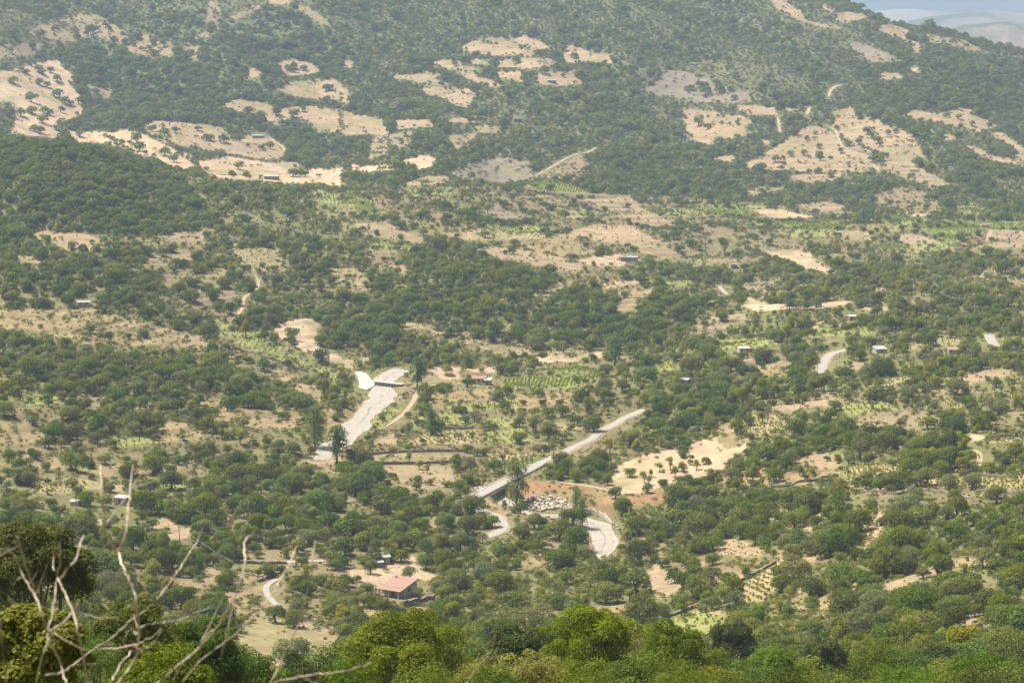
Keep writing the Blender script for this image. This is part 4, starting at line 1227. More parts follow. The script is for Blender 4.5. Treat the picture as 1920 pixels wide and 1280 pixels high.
RD = [road_main, road_lower, road_bend, road_patch, road_lane, road_upper] + tracks
ROADPTS = np.concatenate([A[::1, :2] for A in RD]); ROADHALF = np.concatenate([np.full(len(A), w) for A, w in zip(RD, [3.2, 2.8, 2.6, 3.2, 1.9, 3.2] + [t[1] * 0.5 + 0.8 for t in TRACKS])])
RIVPTS = river[:, :2]
_cell = {}
def _add(P, H):
    for (x, y), h in zip(P, H):
        _cell.setdefault((int(x // 12), int(y // 12)), []).append((x, y, h))
_add(ROADPTS, ROADHALF); _add(RIVPTS, np.where(rw < 4, 0.6, rw * 0.5 + 1.0))
def on_road(x, y, extra=0.0):
    i, j = int(x // 12), int(y // 12)
    for a in (-1, 0, 1):
        for b in (-1, 0, 1):
            for (px_, py_, h) in _cell.get((i + a, j + b), ()):
                if (x - px_) ** 2 + (y - py_) ** 2 < (h + extra) ** 2:
                    return True
    return False

KIND_ID = {'oak': 0, 'olive': 1, 'pale': 2, 'shrub': 3, 'poplar': 4, 'poplar2': 5}
KIND_NM = list(KIND_ID)
PL = []       # plants: kind, x, y, z, width

def jitter_grid(cell, y0, y1, seed):
    r = np.random.default_rng(seed)
    xs = []
    for y in np.arange(y0, y1, cell):
        x = np.arange(-0.30 * y - 20, 0.30 * y + 20, cell)
        xs.append(np.column_stack([x, np.full(len(x), y)]))
    P = np.concatenate(xs); P = P + (r.random(P.shape) - 0.5) * cell * 0.95
    return P, r

def covered(u, v, hpx, wpx):
    """does the plant hide something that the photograph shows"""
    bad = np.zeros(u.shape, bool)
    for (a, b, c, d) in KEEP:
        bad |= (u + wpx * 0.45 > a) & (u - wpx * 0.45 < c) & (v > b) & (v - hpx * 0.95 < d)
    return bad

FT = np.array([KINDS[q][1] for q in KN]); FS = np.array([KINDS[q][2] for q in KN])
def scatter_trees():
    P, r = jitter_grid(5.3, 305, 2780, 101)
    x, y = P[:, 0], P[:, 1]
    z = hgt(x, y)
    u, v = to_px(x, y, z)
    ppm = F0 / y
    zi = look(zone_r, u, v - 2.2 * ppm)
    pr = ZT[zi]
    clump = np.clip(1.0 + 1.5 * fbm(x, y, 42.0, 3, 120), 0.15, 1.9)
    tot = pr.sum(1)
    # woods stay closed, open land is broken into clumps and gaps
    tot2 = np.where(tot > 0.7, np.minimum(tot * 1.05, 0.97), np.clip(tot * clump * 0.92, 0, 0.95))
    fg = np.clip((y - 1800) / 200, 0, 1)
    tot2 = tot2 * (1 - fg + fg * np.clip(1.5 - 2.4 * gully(x, y), 0.35, 1.4))
    tot2 = np.clip(tot2 + 0.16 * riser(x, y), 0, 0.97) * np.interp(y, [1700, 1900], [1.0, 0.72])
    wdt = np.select([r.random(len(x)) < 0.16], [1.45], 1.0) * (2.9 + 5.6 * r.random(len(x)) ** 2.0) * np.interp(y, [500, 1600, 1900], [1.05, 1.1, 1.45])
    c = r.random(len(x)) * np.maximum(tot, 1e-6)
    kind = np.where(c < pr[:, 0], 0, np.where(c < pr[:, 0] + pr[:, 1], 1, 2))
    wdt = wdt * np.choose(kind, [1.06, 0.92, 0.80])
    # bands: woods of one kind next to one another
    hp = np.choose(kind, [0.8, 0.8, 0.85]) * wdt * ppm
    k0 = look(field_r, u, v - 1.0); k1 = look(field_r, u, v - hp * 0.5); k2 = look(field_r, u, v - hp * 0.85)
    p = tot2.copy()
    for k in (k0, k1, k2):
        p = np.where(k >= 0, np.minimum(p, FT[np.maximum(k, 0)]), p)
    ok = r.random(len(x)) < p
    ok &= (v - hp < 1420) & (v > -120) & (u > -150) & (u < 2070)
    x, y, z, u, v, wdt, kind, hp = [q[ok] for q in (x, y, z, u, v, wdt, kind, hp)]
    bad = covered(u, v, hp, wdt * F0 / y)
    bad |= np.array([on_road(a, b, w * 0.3) for a, b, w in zip(x, y, wdt)])
    ok = ~bad
    return np.column_stack([kind, x, y, z, wdt])[ok]
def scatter_shrubs():
    out = []
    for cell, y0, y1, sd in ((2.5, 330, 1250, 201), (3.3, 1250, 1800, 202), (3.9, 1800, 2780, 203)):
        P, r = jitter_grid(cell, y0, y1, sd)
        x, y = P[:, 0], P[:, 1]; z = hgt(x, y)
        u, v = to_px(x, y, z); ppm = F0 / y
        zi = look(zone_r, u, v - 1.0)
        clump = np.clip(0.85 + 1.7 * fbm(x, y, 26.0, 3, 140), 0.05, 2.0)
        p = ZS[zi]
        p = np.where(p > 0.7, p, np.clip(p * clump, 0, 0.95))
        fg = np.clip((y - 1800) / 200, 0, 1)
        p = p * (1 - fg + fg * np.clip(1.35 - 1.3 * gully(x, y), 0.5, 1.2))
        p = np.clip(p + 0.20 * riser(x, y), 0, 0.97)
        w = (1.5 + 2.7 * r.random(len(x)) ** 1.6) * cell / 2.9 * np.where(p > 0.85, 1.15, 1.0)
        hp = w * 0.5 * ppm
        for k in (look(field_r, u, v), look(field_r, u, v - hp * 0.7)):
            p = np.where(k >= 0, np.minimum(p, FS[np.maximum(k, 0)] + np.where(k == 0, 0.0, 0.16) * riser(x, y)), p)
        ok = (r.random(len(x)) < p) & (v - hp < 1300) & (v > -120) & (u > -120) & (u < 2040)
        x, y, z, u, v, w, hp = [q[ok] for q in (x, y, z, u, v, w, hp)]
        bad = covered(u, v, hp, w * F0 / y) | np.array([on_road(a, b, w_ * 0.3) for a, b, w_ in zip(x, y, w)])
        ok = ~bad
        out.append(np.column_stack([np.full(ok.sum(), 3), x[ok], y[ok], z[ok], w[ok]]))
    return np.concatenate(out)
trees = scatter_trees()
shrubs = scatter_shrubs()
extra = []
r_ = np.random.default_rng(77)
for line in HEDGES.strip().splitlines():
    c, k, size, sp, s = line.split(' ', 4)
    size, sp = float(size), float(sp)
    W3 = [np.array(hit(*q)) for q in pts(c, s)]
    for a, b in zip(W3[:-1], W3[1:]):
        n = max(1, int(np.linalg.norm(b - a) / sp))
        for q in range(n):
            p = a + (b - a) * (q + r_.random() * 0.6) / n + r_.normal(scale=sp * 0.12, size=3)
            if r_.random() < 0.08 or on_road(p[0], p[1], 0.8):
                continue
            extra.append((KIND_ID[k], p[0], p[1], float(hgt(p[0], p[1])), size * (0.6 + 0.6 * r_.random())))
for line in SINGLES.strip().splitlines():
    for it in line.split(';'):
        c, k, w, xy = it.split(' ')
        p = hit(*pts(c, xy)[0]); w = float(w)
        # sizes were traced by eye as spread in metres at the far slopes; big ones are several trunks under one crown
        fs = 1.6 if p.y > 1700 else 1.15
        if w > 10.5:
            n = int(round(w / 6.0))
            for q in range(n):
                t = (q + 0.5) / n - 0.5
                extra.append((KIND_ID[k], p.x + t * w * 0.9, p.y + r_.normal() * 2.0, p.z, 6.4 * fs * (0.85 + 0.4 * r_.random())))
        else:
            extra.append((KIND_ID[k], p.x, p.y, p.z, w * fs * (0.9 + 0.2 * r_.random())))
n_single = len(extra)
# hedges and scrub along part of every plot's edge
for kf, pf in FPOLY:
    big = kf in ('pale', 'tan', 'grey', 'green', 'green2', 'vinepale', 'vine', 'dry', 'brown')
    if not big:
        continue
    Wf = [np.array(hit(min(max(u, -40), 1960), max(v, -20))) for u, v in pf]
    for a, b in zip(Wf, Wf[1:] + Wf[:1]):
        ln = np.linalg.norm(b - a)
        if r_.random() < 0.42 or ln > 260:
            continue
        oaky = r_.random() < 0.35
        for q in range(int(ln / (4.2 if a[1] < 1300 else 5.6))):
            t = r_.random(); p = a + (b - a) * t + r_.normal(scale=1.6, size=3)
            if r_.random() < 0.25 or on_road(p[0], p[1], 1.0) or p[1] > 2690:
                continue
            w_ = (1.6 + 2.4 * r_.random() ** 1.5) * (1.35 if a[1] > 1300 else 1.0) if not oaky else 3.0 + 3.2 * r_.random()
            extra.append((0 if oaky else (3 if r_.random() < 0.8 else 1), p[0], p[1], 0.0, w_))
extra = np.array(extra)
extra[:, 3] = hgt(extra[:, 1], extra[:, 2])
eu, ev = to_px(extra[:, 1], extra[:, 2], extra[:, 3])
ebad = covered(eu, ev, extra[:, 4] * 0.6 * F0 / extra[:, 2], extra[:, 4] * F0 / extra[:, 2]); ebad[:n_single] = False
extra = extra[~ebad]
plants = np.concatenate([trees, shrubs, extra])
single_flag = np.concatenate([np.zeros(len(trees) + len(shrubs), bool), np.ones(n_single, bool), np.zeros(len(extra) - n_single, bool)])
pu, pv_ = to_px(plants[:, 1], plants[:, 2], plants[:, 3])
psize = plants[:, 4] * F0 / plants[:, 2]
ptop = np.array([TOP[k] for k in KIND_NM])[plants[:, 0].astype(int)] * psize
in_view = (pu > 4) & (pu < 1916) & (pv_ - 0.5 * ptop < 1275) & (pv_ - 0.5 * ptop > 4) & (plants[:, 2] > 330)
# hidden behind a ridge?
kk = np.nonzero(in_view)[0]
for f_ in np.linspace(0.55, 0.985, 45):
    yy = plants[kk, 2] * f_; zt = (plants[kk, 3] + 0.6 * plants[kk, 4]) * f_
    in_view[kk[(hgt(plants[kk, 1] * f_, yy) > zt) & (yy > 300)]] = False
LIMIT = {0: 300, 1: 300, 2: 300, 3: 300, 4: 300, 5: 300}
chosen = np.zeros(len(plants), bool)
for kid, lim in LIMIT.items():
    idx = np.nonzero(in_view & (plants[:, 0] == kid))[0]
    idx = idx[np.argsort(-(psize[idx] * np.where(single_flag[idx], 1.25, 1.0)))][:lim]
    chosen[idx] = True
print("PLANTS", len(trees), len(shrubs), len(extra), "chosen", chosen.sum())

# ------------------------------------------------------------------ the many: one object per kind, instanced
proto = bpy.data.collections.new("plant_shapes")
def instancer(name, meshes, P, label, tilt=0.06, seed=5, rz=None):
    """P rows: x, y, z, scale"""
    r = np.random.default_rng(seed)
    c = bpy.data.collections.new(name + "_shapes")
    for k, me in enumerate(meshes):
        o = bpy.data.objects.new("%s_shape_%02d" % (name, k), me); c.objects.link(o)
    me = bpy.data.meshes.new(name)
    me.vertices.add(len(P)); me.vertices.foreach_set("co", P[:, :3].astype(np.float32).ravel())
    rot = np.column_stack([r.normal(scale=tilt, size=len(P)), r.normal(scale=tilt, size=len(P)), r.random(len(P)) * 6.283 if rz is None else rz])
    me.attributes.new("rot", 'FLOAT_VECTOR', 'POINT').data.foreach_set("vector", rot.astype(np.float32).ravel())
    sc = np.column_stack([P[:, 3] * (0.9 + 0.2 * r.random(len(P))), P[:, 3] * (0.9 + 0.2 * r.random(len(P))), P[:, 3] * (0.85 + 0.3 * r.random(len(P)))])
    me.attributes.new("size", 'FLOAT_VECTOR', 'POINT').data.foreach_set("vector", sc.astype(np.float32).ravel())
    me.attributes.new("variant", 'INT', 'POINT').data.foreach_set("value", r.integers(0, len(meshes), len(P)).astype(np.int32))
    o = link(name, me, None, kind="stuff", label=label)
    ng = bpy.data.node_groups.new(name, 'GeometryNodeTree')
    ng.interface.new_socket("Geometry", in_out='INPUT', socket_type='NodeSocketGeometry')
    ng.interface.new_socket("Geometry", in_out='OUTPUT', socket_type='NodeSocketGeometry')
    N, L = ng.nodes, ng.links
    gi, go = N.new("NodeGroupInput"), N.new("NodeGroupOutput")
    ci = N.new("GeometryNodeCollectionInfo"); ci.inputs["Collection"].default_value = c
    ci.inputs["Separate Children"].default_value = True; ci.inputs["Reset Children"].default_value = True
    ip = N.new("GeometryNodeInstanceOnPoints"); ip.inputs["Pick Instance"].default_value = True
    def attr(nm, ty):
        a = N.new("GeometryNodeInputNamedAttribute"); a.data_type = ty; a.inputs["Name"].default_value = nm
        return a.outputs["Attribute"]
    L.new(gi.outputs[0], ip.inputs["Points"]); L.new(ci.outputs[0], ip.inputs["Instance"])
    L.new(attr("variant", 'INT'), ip.inputs["Instance Index"])
    er = N.new("FunctionNodeEulerToRotation"); L.new(attr("rot", 'FLOAT_VECTOR'), er.inputs[0]); L.new(er.outputs[0], ip.inputs["Rotation"])
    L.new(attr("size", 'FLOAT_VECTOR'), ip.inputs["Scale"])
    L.new(ip.outputs[0], go.inputs[0])
    md = o.modifiers.new("scatter", 'NODES'); md.node_group = ng
    return o
rest = ~chosen
def rows(mask):
    return plants[mask][:, 1:5]
far = plants[:, 2] > 1450
STUFF = [("oak_wood", 0, 1000, 0.062, 6, "dark evergreen oaks of the woods and scattered over the slopes"),
         ("olive_grove", 1, 850, 0.058, 5, "grey green olive trees of the groves"),
         ("orchard_wood", 2, 620, 0.065, 5, "yellow green orchard trees among the fields"),
         ("maquis_scrub", 3, 260, 0.088, 6, "low evergreen scrub covering the slopes")]
for nm, kid, n, size, nv, lab in STUFF:
    for dist, m_, fac in (("", ~far, 1.0), ("_far", far, 0.55)):
        mk = rest & (plants[:, 0] == kid) & m_
        if not mk.any():
            continue
        LEAFMAT['shrub'] = 'maquis' if dist else 'shrub'
        ms = [full_mesh(nm + dist, KIND_NM[kid], 300 + kid * 20 + k + (50 if dist else 0), int(n * fac), size * (1.25 if dist else 1.0)) for k in range(nv)]
        instancer(("distant_" if dist else "") + nm, ms, rows(mk), lab + (" far up the mountain" if dist else ""), seed=kid + 10)

LEAFMAT['shrub'] = 'shrub'
# dry grass tussocks and small weeds over the open ground
M['tussock'] = leaf_material("dry_tussock", (0.115, 0.108, 0.045), (0.300, 0.235, 0.115), 0.35, 0.8)
LEAFMAT['tussock'] = 'tussock'
_bf = blobs_for
def blobs_for(kind, r):
    if kind == 'tussock':
        return [(0.3 * (r.random() - 0.5), 0.3 * (r.random() - 0.5), 0.12 + 0.1 * r.random(), 0.22, 0.2) for k in range(4)]
    return _bf(kind, r)
_tp = trunk_parts
def trunk_parts(kind, r, hi=False):
    return None if kind == 'tussock' else _tp(kind, r, hi)
def tussocks():
    out = []
    for cell, y0, y1, sd, sc in ((2.4, 380, 1000, 401, 1.0), (3.2, 1000, 1650, 402, 1.35), (4.6, 1650, 2700, 403, 1.9)):
        P, r = jitter_grid(cell, y0, y1, sd)
        x, y = P[:, 0], P[:, 1]; z = hgt(x, y); u, v = to_px(x, y, z)
        k = look(field_r, u, v)
        dens = np.where(k < 0, 0.34, np.where(np.isin(k, [KN.index(q) for q in ('pale', 'green', 'darkgreen', 'vinebrown')]), 0.035, 0.15))
        dens = dens * np.clip(0.9 + 2.2 * fbm(x, y, 21.0, 4, 160), 0.0, 2.4) * np.where(y > 1700, np.where(k < 0, 0.15, 0.8), 1.0)
        ok = (r.random(len(x)) < dens) & (u > -60) & (u < 1980) & (v < 1290) & (v > -20)
        x, y, z = x[ok], y[ok], z[ok]
        ok = np.array([not on_road(a, b, 0.2) for a, b in zip(x, y)], bool)
        out.append(np.column_stack([x[ok], y[ok], z[ok] - 0.03, sc * (0.5 + 1.1 * r.random(ok.sum()) ** 1.5)]))
    P = np.concatenate(out); print("TUSSOCKS", len(P))
    instancer("dry_grass", [full_mesh("dry_grass", 'tussock', 800 + k, 60, 0.22) for k in range(5)], P, "dry grass tussocks and weeds over the open ground", 0.1, 61)
tussocks()
# ------------------------------------------------------------------ vines, row by row
def in_poly(P, x, y):
    ins = np.zeros(x.shape, bool); n = len(P)
    for k in range(n):
        x1, y1 = P[k]; x2, y2 = P[(k + 1) % n]
        if y1 != y2:
            ins ^= ((y1 > y) != (y2 > y)) & (x < (x2 - x1) * (y - y1) / (y2 - y1) + x1)
    return ins
def vines():
    rows_, rz = [], []
    r = np.random.default_rng(91)
    for k, p in FPOLY:
        if k not in ('vine', 'vinepale', 'vinebrown', 'green', 'darkgreen', 'green2'):
            continue
        Wp = np.array([tuple(hit(u, v))[:2] for u, v in p])
        cx, cy = Wp.mean(0); ext = np.abs(Wp - (cx, cy)).max() * 1.5
        ang = {'vine': 0.45, 'vinepale': -0.35}.get(k, r.random() * 1.2 - 0.6) + r.normal() * 0.25
        sp, st, prob, sc = {'vine': (2.3, 1.3, 0.75, 0.95), 'vinepale': (2.9, 1.9, 0.5, 0.75), 'vinebrown': (2.6, 1.5, 0.75, 0.7),
                            'green': (1.9, 1.1, 0.9, 1.0), 'darkgreen': (1.8, 1.0, 0.98, 1.1), 'green2': (2.6, 1.7, 0.5, 0.9)}[k]
        if cy > 1300:
            sp, st, sc = sp * 1.1, st * 1.6, sc * 1.1
        a, b = np.meshgrid(np.arange(-ext, ext, sp), np.arange(-ext, ext, st))
        a = a.ravel() + r.normal(scale=0.28, size=a.size); b = b.ravel() + r.normal(scale=0.25, size=b.size)
        x = cx + a * math.cos(ang) - b * math.sin(ang); y = cy + a * math.sin(ang) + b * math.cos(ang)
        ok = in_poly(Wp, x, y) & (r.random(len(x)) < prob * np.clip(1.15 + 0.9 * fbm(x, y, 16, 3, 300), 0, 1))
        x, y = x[ok], y[ok]
        ok = np.array([not on_road(q, w, 0.3) for q, w in zip(x, y)], bool)
        x, y = x[ok], y[ok]
        rows_.append(np.column_stack([x, y, hgt(x, y) - 0.05, sc * (0.75 + 0.5 * r.random(len(x)))])); rz.append(np.full(len(x), ang))
    P = np.concatenate(rows_); print("VINES", len(P))
    ms = [full_mesh("vine", 'vine', 700 + k, 46, 0.34) for k in range(5)]
    instancer("vineyard_rows", ms, P, "low green vines in rows on the terraces", 0.08, 33, np.concatenate(rz) + np.random.default_rng(3).normal(scale=0.2, size=len(P)))
vines()

# ------------------------------------------------------------------ single trees and shrubs as things
LANDMARKS = [("the red roofed farmhouse", 752, 1103), ("the concrete road bridge", 940, 905), ("the boulder pile", 1035, 945), ("the white river ford", 708, 716),
    ("the small red roofed house", 900, 712), ("the white roofed shed", 156, 567), ("the grey flat shed", 228, 938), ("the bright road bend", 1550, 678),
    ("the lower road bend", 938, 985), ("the pale gravel pool", 1125, 1000), ("the brown vine plot", 1385, 1030), ("the sloping vineyard", 1420, 1090),
    ("the yellow green meadow", 1315, 1170), ("the pale orchard clearing", 1210, 895), ("the stone terraces", 1740, 930), ("the grey roofed hut", 1651, 656),
    ("the white road patch", 1857, 634), ("the long bare strip", 1440, 566), ("the bare sandy hump", 1500, 485), ("the striped vine plot", 1350, 488),
    ("the curved stubble field", 560, 630), ("the dry bare slope", 230, 610), ("the reddish clearing", 355, 545), ("the tan hill clearing", 120, 455),
    ("the bright green vineyard", 1010, 718), ("the straw coloured field", 915, 745), ("the riverside vine rows", 830, 825), ("the sharp asphalt curve", 502, 1108),
    ("the sandy branch plot", 530, 1200), ("the roadside wall", 520, 1052), ("the knoll clearing", 1190, 545), ("the wooded knoll", 1060, 585),
    ("the vineyard slope", 940, 650), ("the rusty bank", 1090, 920), ("the right hand footpath", 1650, 1100), ("the far stubble fields", 400, 320),
    ("the oval mountain field", 950, 90), ("the triangular mountain field", 1520, 285), ("the grey burnt field", 1310, 165), ("the green valley fields", 1760, 425),
    ("the brown hump", 880, 380), ("the tan valley slope", 1180, 440), ("the dry river bank", 650, 770), ("the dry left edge field", 40, 820),
    ("the green shed plot", 115, 905), ("the leafy gully", 960, 1110), ("the dry right meadow", 1450, 690), ("the oak side vines", 1425, 800),
    ("the far right vine rows", 1860, 505), ("the open right edge ground", 1880, 770), ("the wood under the path", 1480, 960), ("the orchard in mid left", 480, 490),
    ("the big bright bottom oak", 760, 1200), ("the lobed oak at the bottom", 1108, 1190), ("the dark dense bottom oak", 1372, 1215), ("the bottom right corner", 1900, 1265), ("the power pole at the bottom", 1500, 1230),
    ("the thick bare stem", 255, 1150), ("the tall dark left oak", 66, 1060), ("the tan gap on the right", 1620, 1130), ("the pole at the right edge", 1884, 985), ("the bottom pole oak", 1640, 1250),
    ("the olive terrace foot", 1800, 1060), ("the lone river poplar", 590, 810), ("the big oak by the vines", 813, 805), ("the left edge shed wall", 20, 950)]
ORD = ["nearest", "second nearest", "third nearest", "fourth nearest", "fifth nearest", "sixth nearest", "seventh nearest", "eighth nearest", "ninth nearest", "tenth nearest",
       "eleventh nearest", "twelfth nearest", "thirteenth nearest", "fourteenth nearest", "fifteenth nearest", "sixteenth nearest", "seventeenth nearest", "eighteenth nearest",
       "nineteenth nearest", "twentieth nearest"] + ["%d-th nearest" % k for k in range(21, 400)]
SPEC = {0: ("oak_tree", "oak", "dark round oak", "evergreen oaks of the valley", "tree"), 1: ("olive_tree", "olive", "greyish olive tree", "olive trees of the valley", "tree"),
        2: ("orchard_tree", "pale", "yellowish orchard tree", "orchard trees of the valley", "tree"), 3: ("shrub", "shrub", "low green shrub", "shrubs of the valley", "shrub"),
        4: ("poplar_tree", "poplar", "tall narrow poplar", "poplars of the valley", "tree"), 5: ("broad_poplar_tree", "poplar2", "broad poplar", "poplars of the valley", "tree")}
def label_all(idx):
    LM = np.array([(a, b) for _, a, b in LANDMARKS], float)
    cu = pu[idx]; cv = pv_[idx] - ptop[idx] * 0.5
    d = np.hypot((cu[:, None] - LM[:, 0]), (cv[:, None] - LM[:, 1]) * 1.4)
    near = d.argmin(1)
    buckets = {}
    for n, k in enumerate(idx):
        l = near[n]; du = cu[n] - LM[l, 0]; dv = cv[n] - LM[l, 1]
        sec = int(round(math.atan2(dv * 1.4, du) / (math.pi / 4))) % 8
        s = ["right of", "in front and right of", "in front of", "in front and left of", "left of", "behind and left of", "behind", "behind and right of"][sec]
        buckets.setdefault((int(plants[k, 0]), l, s), []).append((d[n, l], k))
    out = {}
    for (kid, l, s), L_ in buckets.items():
        L_.sort()
        for q, (dd, k) in enumerate(L_):
            tail = (", %s" % ORD[q]) if len(L_) > 1 else ""
            out[k] = "%s %s %s%s" % (SPEC[kid][2], s, LANDMARKS[l][0], tail)
    return out
def empty(name, loc, **props):
    o = bpy.data.objects.new(name, None); COL.objects.link(o); o.location = loc
    o.empty_display_size = 0.5
    for k, v in props.items():
        o[k] = v
    return o
def single_plants():
    r = np.random.default_rng(55)
    shapes = {}
    for kid, (nm, kind, *_x) in SPEC.items():
        nv = {0: 8, 1: 6, 2: 6, 3: 6, 4: 3, 5: 2}[kid]
        n, size = {0: (2600, 0.041), 1: (2300, 0.038), 2: (1700, 0.042), 3: (600, 0.06), 4: (2200, 0.055), 5: (2400, 0.05)}[kid]
        shapes[kid] = [(crown_mesh(nm + "_crown", kind, 900 + kid * 30 + k, n, size), None if kid == 3 else trunk_mesh(nm + "_trunk", kind, 950 + kid * 30 + k)) for k in range(nv)]
    idx = np.nonzero(chosen)[0]
    lab = label_all(idx)
    for k in idx:
        kid = int(plants[k, 0]); nm, kind, desc, group, cat = SPEC[kid]
        cm, tm = shapes[kid][r.integers(len(shapes[kid]))]
        w = plants[k, 4]; loc = plants[k, 1:4]
        sc = (w * r.uniform(0.92, 1.08), w * r.uniform(0.92, 1.08), w * r.uniform(0.88, 1.15)); rz = r.random() * 6.283
        if kid == 3:
            o = link(nm, cm, None, label=lab[k], category=cat, group=group)
            o.location = loc; o.scale = sc; o.rotation_euler = (0, 0, rz)
            continue
        o = empty(nm, loc, label=lab[k], category=cat, group=group)
        o.scale = sc; o.rotation_euler = (0, 0, rz)
        link("trunk", tm, None, o); link("crown", cm, None, o)
single_plants()

# ------------------------------------------------------------------ masonry, bridge, river works
def box_bm(cx, cy, cz, sx, sy, sz):
    v = np.array([(a, b, c) for c in (-.5, .5) for b in (-.5, .5) for a in (-.5, .5)]) * (sx, sy, sz) + (cx, cy, cz)
    q = np.array([(0, 2, 3, 1), (4, 5, 7, 6), (0, 1, 5, 4), (1, 3, 7, 5), (3, 2, 6, 7), (2, 0, 4, 6)])
    return v, q
def sweep(A, off0, off1, ztop, zbot):
    """solid band along a line: lateral offsets off0..off1, from zbot to ztop (arrays)"""
    T = np.gradient(A[:, :2], axis=0); T /= np.maximum(np.linalg.norm(T, axis=1), 1e-6)[:, None]
    Nn = np.stack([-T[:, 1], T[:, 0]], -1)
    n = len(A)
    zt = np.broadcast_to(ztop, (n,)); zb = np.broadcast_to(zbot, (n,))
    p0 = A[:, :2] + Nn * np.broadcast_to(off0, (n,))[:, None]; p1 = A[:, :2] + Nn * np.broadcast_to(off1, (n,))[:, None]
    V = np.stack([np.column_stack([p0, zb]), np.column_stack([p1, zb]), np.column_stack([p1, zt]), np.column_stack([p0, zt])], 1).reshape(-1, 3)
    q = []
    for i in range(n - 1):
        for k in range(4):
            q.append((i * 4 + k, i * 4 + (k + 1) % 4, (i + 1) * 4 + (k + 1) % 4, (i + 1) * 4 + k))
    q += [(0, 3, 2, 1), ((n - 1) * 4, (n - 1) * 4 + 1, (n - 1) * 4 + 2, (n - 1) * 4 + 3)]
    return V, np.array(q)
def obj(name, vq, material, parent=None, smooth_=False, **props):
    me = mesh_np(name, vq[0], vq[1], smooth_)
    return link(name, me, material, parent, **props)

def bridge():
    k = np.nonzero(on_bridge)[0]
    A = road_main[max(k[0] - 1, 0):k[-1] + 2].copy()
    if A[0, 1] < A[-1, 1]:
        A = A[::-1]
    n = len(A)
    root = empty("road_bridge", tuple(A[n // 2]), label="concrete road bridge with stone side walls crossing the dry river", category="bridge")
    inv = Matrix.Translation(-root.location)
    def part(name, vq, m, **pr):
        o = obj(name, (vq[0] - np.array(root.location), vq[1]), m, root, **pr); return o
    zd = A[:, 2]
    part("deck", sweep(A, -3.0, 3.0, zd - 0.02, zd - 0.75), M['concrete'])
    g = np.minimum(hgt(A[:, 0] , A[:, 1]), zd - 1.0) - 1.2
    s = np.linspace(0, 1, n)
    uu, vv = to_px(A[:, 0], A[:, 1], A[:, 2])
    opening = (uu > 916) & (uu < 962)
    io = np.nonzero(opening)[0]
    if len(io) == 0:
        io = np.array([n // 2])
    for seg in (A[:io[0] + 1], A[io[-1]:]):
        if len(seg) < 2:
            continue
        zb = np.array([min(hgt(p[0] + dx, p[1] + dy) for dx in (-4, 0, 4) for dy in (-4, 0, 4)) for p in seg]) - 1.0
        part("abutment", sweep(seg, -2.85, 2.85, seg[:, 2] - 0.76, np.minimum(zb, seg[:, 2] - 1.5)), M['stone'])
    # kerbs and rails on both sides
    for sd in (-1, 1):
        part("kerb", sweep(A, sd * 2.55, sd * 2.98, zd + 0.22, zd - 0.015), M['concrete'])
        if sd > 0:
            part("parapet", sweep(A, 2.62, 2.88, zd + 0.55, zd + 0.221), M['stone']); continue
        rail = sweep(A, sd * 2.74, sd * 2.80, zd + 0.95, zd + 0.80)
        rl = part("guard_rail", rail, M['metal'])
        for q in range(0, n, 3):
            T = A[min(q + 1, n - 1)] - A[max(q - 1, 0)]; T /= np.linalg.norm(T)
            p = A[q, :2] + np.array([-T[1], T[0]]) * sd * 2.70
            v, f = box_bm(p[0], p[1], zd[q] + 0.55, 0.10, 0.10, 0.9)
            obj("post", (v - np.array(root.location), f), M['metal'], rl)
bridge()

